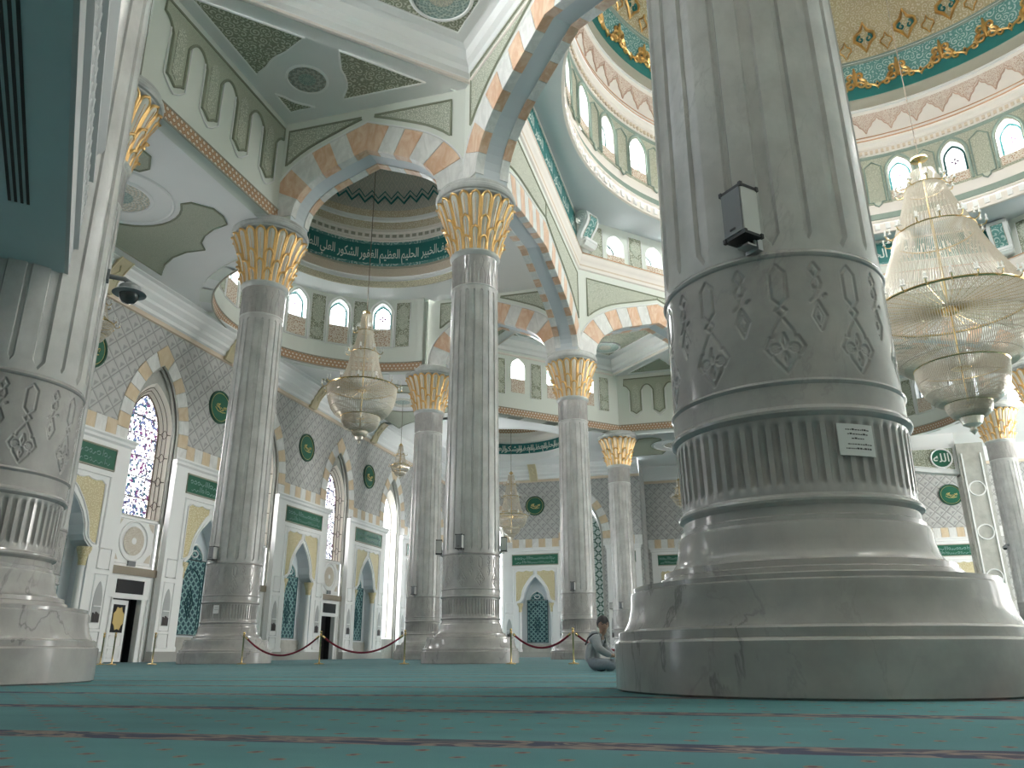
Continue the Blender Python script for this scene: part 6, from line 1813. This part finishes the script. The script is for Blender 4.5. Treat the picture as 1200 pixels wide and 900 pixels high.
# ------------------------------------------------------------------ door, signs
DY = -.5 * U
def door_bay(n, cy, ajar, labelled):
    Fd = lambda s, nn, z: (-XW + nn + 1.75, cy - s, z)
    m = MB()
    wall_open(m, Fd, -5.6, 5.6, 0, 13.2, [(0, [(-3.3, 9.6), (3.3, 9.6)], 0)], -2.2, -3.1, back=False, kr=0)
    rect(m, Fd, -4.4, 4.4, 9.6, 13.0, -2.2, -1.9)
    d = struct(m.build('door_%d' % n, M['white']))
    m = MB(); rect(m, Fd, -5.7, 5.7, 13.2, 14.4, -2.4, -1.8); m.build('lintel_strip', M['strip_brown'], d)
    m = MB(); rect(m, Fd, -3.0, 3.0, 10.3, 12.4, -1.9, -1.8); m.build('transom', M['transom'], d)
    m = MB(); border(m, Fd, [(-3.3, 0), (-3.3, 9.6), (3.3, 9.6), (3.3, 0)], -2.1, .2, False); border(m, Fd, [(-4.5, 0), (-4.5, 13), (4.5, 13), (4.5, 0)], -1.95, .14, False); m.build('door_frame', M['white'], d, 40)
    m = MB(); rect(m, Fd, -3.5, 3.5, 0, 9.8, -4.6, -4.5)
    m.grid([[Fd(s, nn, z) for s, z in ((-3.5, 0), (-3.5, 9.8), (3.5, 9.8), (3.5, 0))] for nn in (-3.0, -4.55)]); m.build('passage', M['dark'], d)  # black box: darkness put into the colour, closed to keep window lamp light out
    # panel with the round grille above
    m = MB(); rect(m, Fd, -5.2, 5.2, 14.4, 22.4, -2.9, -2.6); pn = m.build('grille_panel', M['white'], d)
    m = MB(); border(m, Fd, [(-4.6, 15), (4.6, 15), (4.6, 22), (-4.6, 22)], -2.55, .14)
    m.tube([Fd(3.1 * cos(t), -2.5, 18.6 + 3.1 * sin(t)) for t in [i * pi / 18 for i in range(36)]], .16, 5, True); m.build('panel_moulding', M['white'], pn, 40)
    m = MB(); m.grid([[Fd(r * cos(2 * pi * j / 36), -2.5, 18.6 + r * sin(2 * pi * j / 36)) for j in range(36)] for r in (.5, 2.3)], True, lambda i, j: (i * 4, j * .6)); g = m.build('round_grille', M['brown_grille'], pn)
    m = MB(); m.grid([[Fd(r * cos(2 * pi * j / 12), -2.45, 18.6 + r * sin(2 * pi * j / 12)) for j in range(12)] for r in (.01, .55)], True); m.build('grille_boss', M['white'], g)
    m = MB()
    for sx in (-1, 1):
        for sz in (-1, 1): m.poly([Fd(sx * 4.3, -2.55, 18.6 + sz * 3.2), Fd(sx * 2.9, -2.55, 18.6 + sz * 3.2), Fd(sx * 3.5, -2.55, 18.6 + sz * 2.3), Fd(sx * 4.3, -2.55, 18.6 + sz * 1.7)])
    m.build('corner_ornaments', M['brown_grille'], pn)
    m = MB(); rect(m, Fd, -.8, .8, 14.6, 15.4, -2.5, -2.2); m.build('exit_lamp', M['grey_plastic'], pn)
    if ajar:
        h = (-XW - .75, cy - 3.2); a = radians(98)
        def L(u, n, z): return (h[0] + u * cos(a) + n * sin(a), h[1] + u * sin(a) - n * cos(a), z)
        m = MB(); rect(m, L, 0, 4.4, .1, 9.3, 0, .3); lf = m.build('door_leaf', M['white'], d)
        m = MB(); rect(m, L, .7, 3.7, 4.4, 8.6, -.05, .36); dg_ = m.build('dark_glass', M['transom'], lf)
        m = MB(); 
        for n in (-.08, .4):
            star = [(2.2 + (1.15 + .25 * (i % 2)) * cos(i * pi / 8) * (1 if i % 4 else 1.1), 6.5 + (1.5 + .3 * (i % 2)) * sin(i * pi / 8)) for i in range(16)]
            m.poly([L(s, n, z) for s, z in star]); m.tube([L(s, n, z) for s, z in star], .08, 4, True)
        m.build('gold_emblem', M['gold_emblem'], dg_)
        m = MB()
        for z0, z1 in ((.6, 2.0), (2.4, 4.0)): border(m, L, [(.7, z0), (3.7, z0), (3.7, z1), (.7, z1)], .32, .08); border(m, L, [(.7, z0), (3.7, z0), (3.7, z1), (.7, z1)], -.02, .08)
        m.build('leaf_panels', M['white'], lf, 40)
    return d
M['strip_brown'] = flat('brown marble strip', (.30, .25, .19), .35); M['transom'] = flat('dark glass', (.02, .02, .025), .15)
M['brown_grille'] = scroll('brown pierced grille', (.74, .70, .62), (.40, .30, .20), 1.4, .2); M['gold_emblem'] = scroll('gold emblem', (.62, .45, .16), (.75, .60, .28), 2.5, .2)
door_bay(1, -.5 * U, True, True); door_bay(2, .5 * U, False, False); door_bay(3, 1.5 * U, False, False); door_bay(4, -1.5 * U, False, False)

# ------------------------------------------------------------------ seated person
def skin_body(name, verts, edges, radii, mat, root, lvl=2):
    me = bpy.data.meshes.new(name); me.from_pydata([P3(v) for v in verts], edges, []); 
    o = bpy.data.objects.new(name, me); COL.objects.link(o)
    sk = o.modifiers.new('skin', 'SKIN'); sk.use_smooth_shade = True
    for i, r in enumerate(radii):
        v = me.skin_vertices[0].data[i]; rr = r if isinstance(r, tuple) else (r, r); v.radius = (rr[0] * S, rr[1] * S); v.use_root = (i == 0)
    sb = o.modifiers.new('sub', 'SUBSURF'); sb.levels = lvl; sb.render_levels = lvl
    dg_ = bpy.context.evaluated_depsgraph_get(); dg_.update()
    nm = bpy.data.meshes.new_from_object(o.evaluated_get(dg_)); nm.name = name
    bpy.data.objects.remove(o)
    nm.materials.clear(); nm.materials.append(mat)
    nm.polygons.foreach_set('use_smooth', [True] * len(nm.polygons))
    b = bpy.data.objects.new(name, nm); COL.objects.link(b); b.parent = root
    return b
def person():
    """cross-legged, back to the left, head turned to the camera; local +x is where the chest faces"""
    px, py_ = -43.45, -73.6
    root = thing('person', 'person in grey hooded top and jeans sitting cross-legged beside the big column', 'person', (px, py_, 0), radians(-6))
    sk = flat('skin', (.42, .26, .19), .5, 0, .06, 20); hoodie = flat('heather grey hooded top', (.30, .32, .33), .85, 0, .2, 40); jean = flat('grey blue jeans', (.17, .20, .23), .85, 0, .25, 30)
    hair = flat('black hair', (.012, .011, .012), .55, 0, .3, 60); strap = flat('dark backpack strap', (.05, .055, .06), .7)
    # body: pelvis root
    V_ = [(0, 0, .45), (-.06, 0, .8), (-.02, 0, 1.2), (.14, 0, 1.58), (.36, 0, 1.88), (.56, -.02, 2.08), (.66, -.03, 2.22), (.70, -.05, 2.52), (.70, -.05, 2.72),
          (.36, .58, 1.82), (.55, .80, 1.28), (1.05, .52, .92), (1.3, .36, .88),
          (.36, -.58, 1.82), (.58, -.82, 1.28), (1.1, -.55, .95), (1.38, -.3, .88),
          (.18, .42, .38), (1.1, .95, .42), (.95, .1, .24), (.62, -.35, .18),
          (.18, -.42, .38), (1.15, -.98, .42), (1.15, -.12, .24), (.80, .32, .18)]
    E_ = [(0, 1), (1, 2), (2, 3), (3, 4), (4, 5), (5, 6), (6, 7), (7, 8), (4, 9), (9, 10), (10, 11), (11, 12), (4, 13), (13, 14), (14, 15), (15, 16), (0, 17), (17, 18), (18, 19), (19, 20), (0, 21), (21, 22), (22, 23), (23, 24)]
    R_ = [(.44, .40), (.42, .38), (.44, .38), (.46, .38), (.40, .32), (.18, .18), (.19, .21), (.27, .31), (.22, .26), .23, .17, .13, .09, .23, .17, .13, .09, .30, .23, .18, .12, .30, .23, .18, .12]
    body = skin_body('body', V_, E_, R_, sk, root)
    # clothing: the same joints a little fuller
    Vt = V_[:5] + [(.50, -.01, 2.02)] + V_[9:12] + [(1.18, .44, .9)] + V_[13:16] + [(1.24, -.43, .92)]
    Et = [(0, 1), (1, 2), (2, 3), (3, 4), (4, 5), (4, 6), (6, 7), (7, 8), (8, 9), (4, 10), (10, 11), (11, 12), (12, 13)]
    Rt = [(.54, .50), (.56, .50), (.55, .48), (.57, .47), (.50, .40), (.30, .26), .32, .27, .21, .165, .32, .27, .21, .165]
    top = skin_body('hooded_top', Vt, Et, Rt, hoodie, root)
    m = MB()
    hood = []
    for i in range(7):
        t = pi * (.5 + i / 6); hood.append((.16 + .30 * cos(t) * 1.0, .36 * sin(t) * -1, 2.04 + .10 * sin(i / 6 * pi)))
    m.tube([(.66, .32, 2.0), (.42, .38, 2.1), (.14, .26, 2.08), (.02, 0, 2.0), (.14, -.26, 2.08), (.42, -.38, 2.1), (.66, -.32, 2.0)], [.1, .17, .24, .29, .24, .17, .1], 10); m.v = [(x + px, y + py_, z) for x, y, z in m.v]; m.build('hood', hoodie, root, 70)
    m = MB()
    for sd in (-1, 1): m.tube([(.66, sd * .46, 1.6), (.64, sd * .46, 1.9), (.42, sd * .5, 2.16), (.14, sd * .5, 2.12), (-.14, sd * .48, 1.9), (-.34, sd * .44, 1.5)], .05, 6)
    m.v = [(x + px, y + py_, z) for x, y, z in m.v]; m.build('backpack_strap', strap, root, 60)
    Vj = [V_[0], V_[1]] + V_[17:20] + [(.72, -.18, .2)] + V_[21:24] + [(.9, .16, .2)]
    Ej = [(0, 1), (0, 2), (2, 3), (3, 4), (4, 5), (0, 6), (6, 7), (7, 8), (8, 9)]
    Rj = [(.52, .46), (.46, .40), .38, .31, .25, .18, .38, .31, .25, .18]
    skin_body('jeans', Vj, Ej, Rj, jean, root)
    # shoes-free feet are covered by socks
    sock = flat('dark socks', (.03, .03, .035), .9)
    m = MB()
    m.tube([(.70, -.2, .16), (.55, -.42, .13), (.42, -.62, .12)], [.13, .13, .08], 8); m.tube([(.88, .18, .16), (.75, .42, .13), (.6, .6, .12)], [.13, .13, .08], 8)
    m.v = [(x + px, y + py_, z) for x, y, z in m.v]; m.build('socks', sock, root, 60)
    # hands resting together in the lap: palm, four fingers and thumb
    for sd, wrist in ((1, Vector((1.3, .36, .88))), (-1, Vector((1.38, -.3, .88)))):
        d = Vector((.55, -sd * .65, -.3)).normalized(); side = Vector((.7, sd * .6, 0)).normalized()
        pv = [wrist, wrist + d * .18]; pe = [(0, 1)]; prr = [.08, (.11, .06)]
        for k in range(4):
            b = wrist + d * .26 + side * (-.11 + .075 * k); ln = (.2, .24, .22, .17)[k]
            i0 = len(pv); pv += [b, b + d * ln * .5 + Vector((0, 0, -.05)), b + d * ln * .8 + Vector((0, 0, -.14))]; pe += [(1, i0), (i0, i0 + 1), (i0 + 1, i0 + 2)]; prr += [.038, .034, .028]
        b = wrist + d * .08 + side * .13; i0 = len(pv); pv += [b, b + d * .12 + side * .05]; pe += [(0, i0), (i0, i0 + 1)]; prr += [.042, .032]
        skin_body('hand', [tuple(v) for v in pv], pe, prr, sk, root)
    # head details; the face looks towards the camera
    hc = Vector((.70, -.05, 2.66)); fd = Vector((.50, -.86, -.10)).normalized(); rt = Vector((-fd.y, fd.x, 0)).normalized(); up = Vector((0, 0, 1))
    def H(a, b, c_): v = hc + rt * a + fd * b + up * c_; return (v.x + px, v.y + py_, v.z)
    m = MB()      # cranium and jaw as one egg with a face plane
    rows = []
    for i in range(15):
        t = pi * i / 14; r = []
        for j in range(24):
            a = 2 * pi * j / 24; x = sin(t) * cos(a); y = sin(t) * sin(a); z = cos(t)
            wx = .30 * (1 - .28 * max(0, -z) ** 1.5); wy = .36 * (1 - .12 * max(0, -z))
            fwd = .06 * max(0, -z) if y > 0 else -.05 * max(0, z)
            r.append(H(x * wx * 1.1, y * wy * 1.05 + fwd, z * .43 + .02))
        rows.append(r)
    m.grid(rows, True); m.build('head', sk, root, 80)
    m = MB(); m.tube([H(0, .36, .10), H(0, .43, -.03), H(0, .40, -.08)], [.03, .055, .04], 8)
    for sd in (-1, 1): m.tube([H(sd * .29, -.02, .10), H(sd * .33, -.06, .04), H(sd * .30, -.03, -.10)], [.03, .05, .03], 8)
    m.build('nose_and_ears', sk, root, 80)
    m = MB()
    for sd in (-1, 1):
        m.tube([H(sd * .06, .365, .12), H(sd * .13, .35, .15), H(sd * .2, .31, .12)], .018, 5); m.tube([H(sd * .075, .365, .06), H(sd * .13, .355, .065), H(sd * .18, .325, .055)], .02, 5)
    m.build('brows_and_eyes', hair, root, 60)
    m = MB(); m.tube([H(-.08, .375, -.2), H(0, .40, -.19), H(.08, .375, -.2)], .022, 6); m.build('mouth', flat('lips', (.33, .15, .13), .5), root, 60)
    m = MB(); rows = []; rnd = random.Random(2)
    for i in range(9):
        t = pi * .62 * i / 8; r = []
        for j in range(28):
            a = 2 * pi * j / 28; tt = t * (1 if sin(a) < .25 else .74 + .08 * sin(5 * a)); x = sin(tt) * cos(a); y = sin(tt) * sin(a); z = cos(tt)
            k = 1 + .05 * rnd.random(); r.append(H(x * .375 * k, y * .42 * k - .03, z * .49 * k + .06))
        rows.append(r)
    m.grid(rows, True); m.build('hair', hair, root, 70)
person()
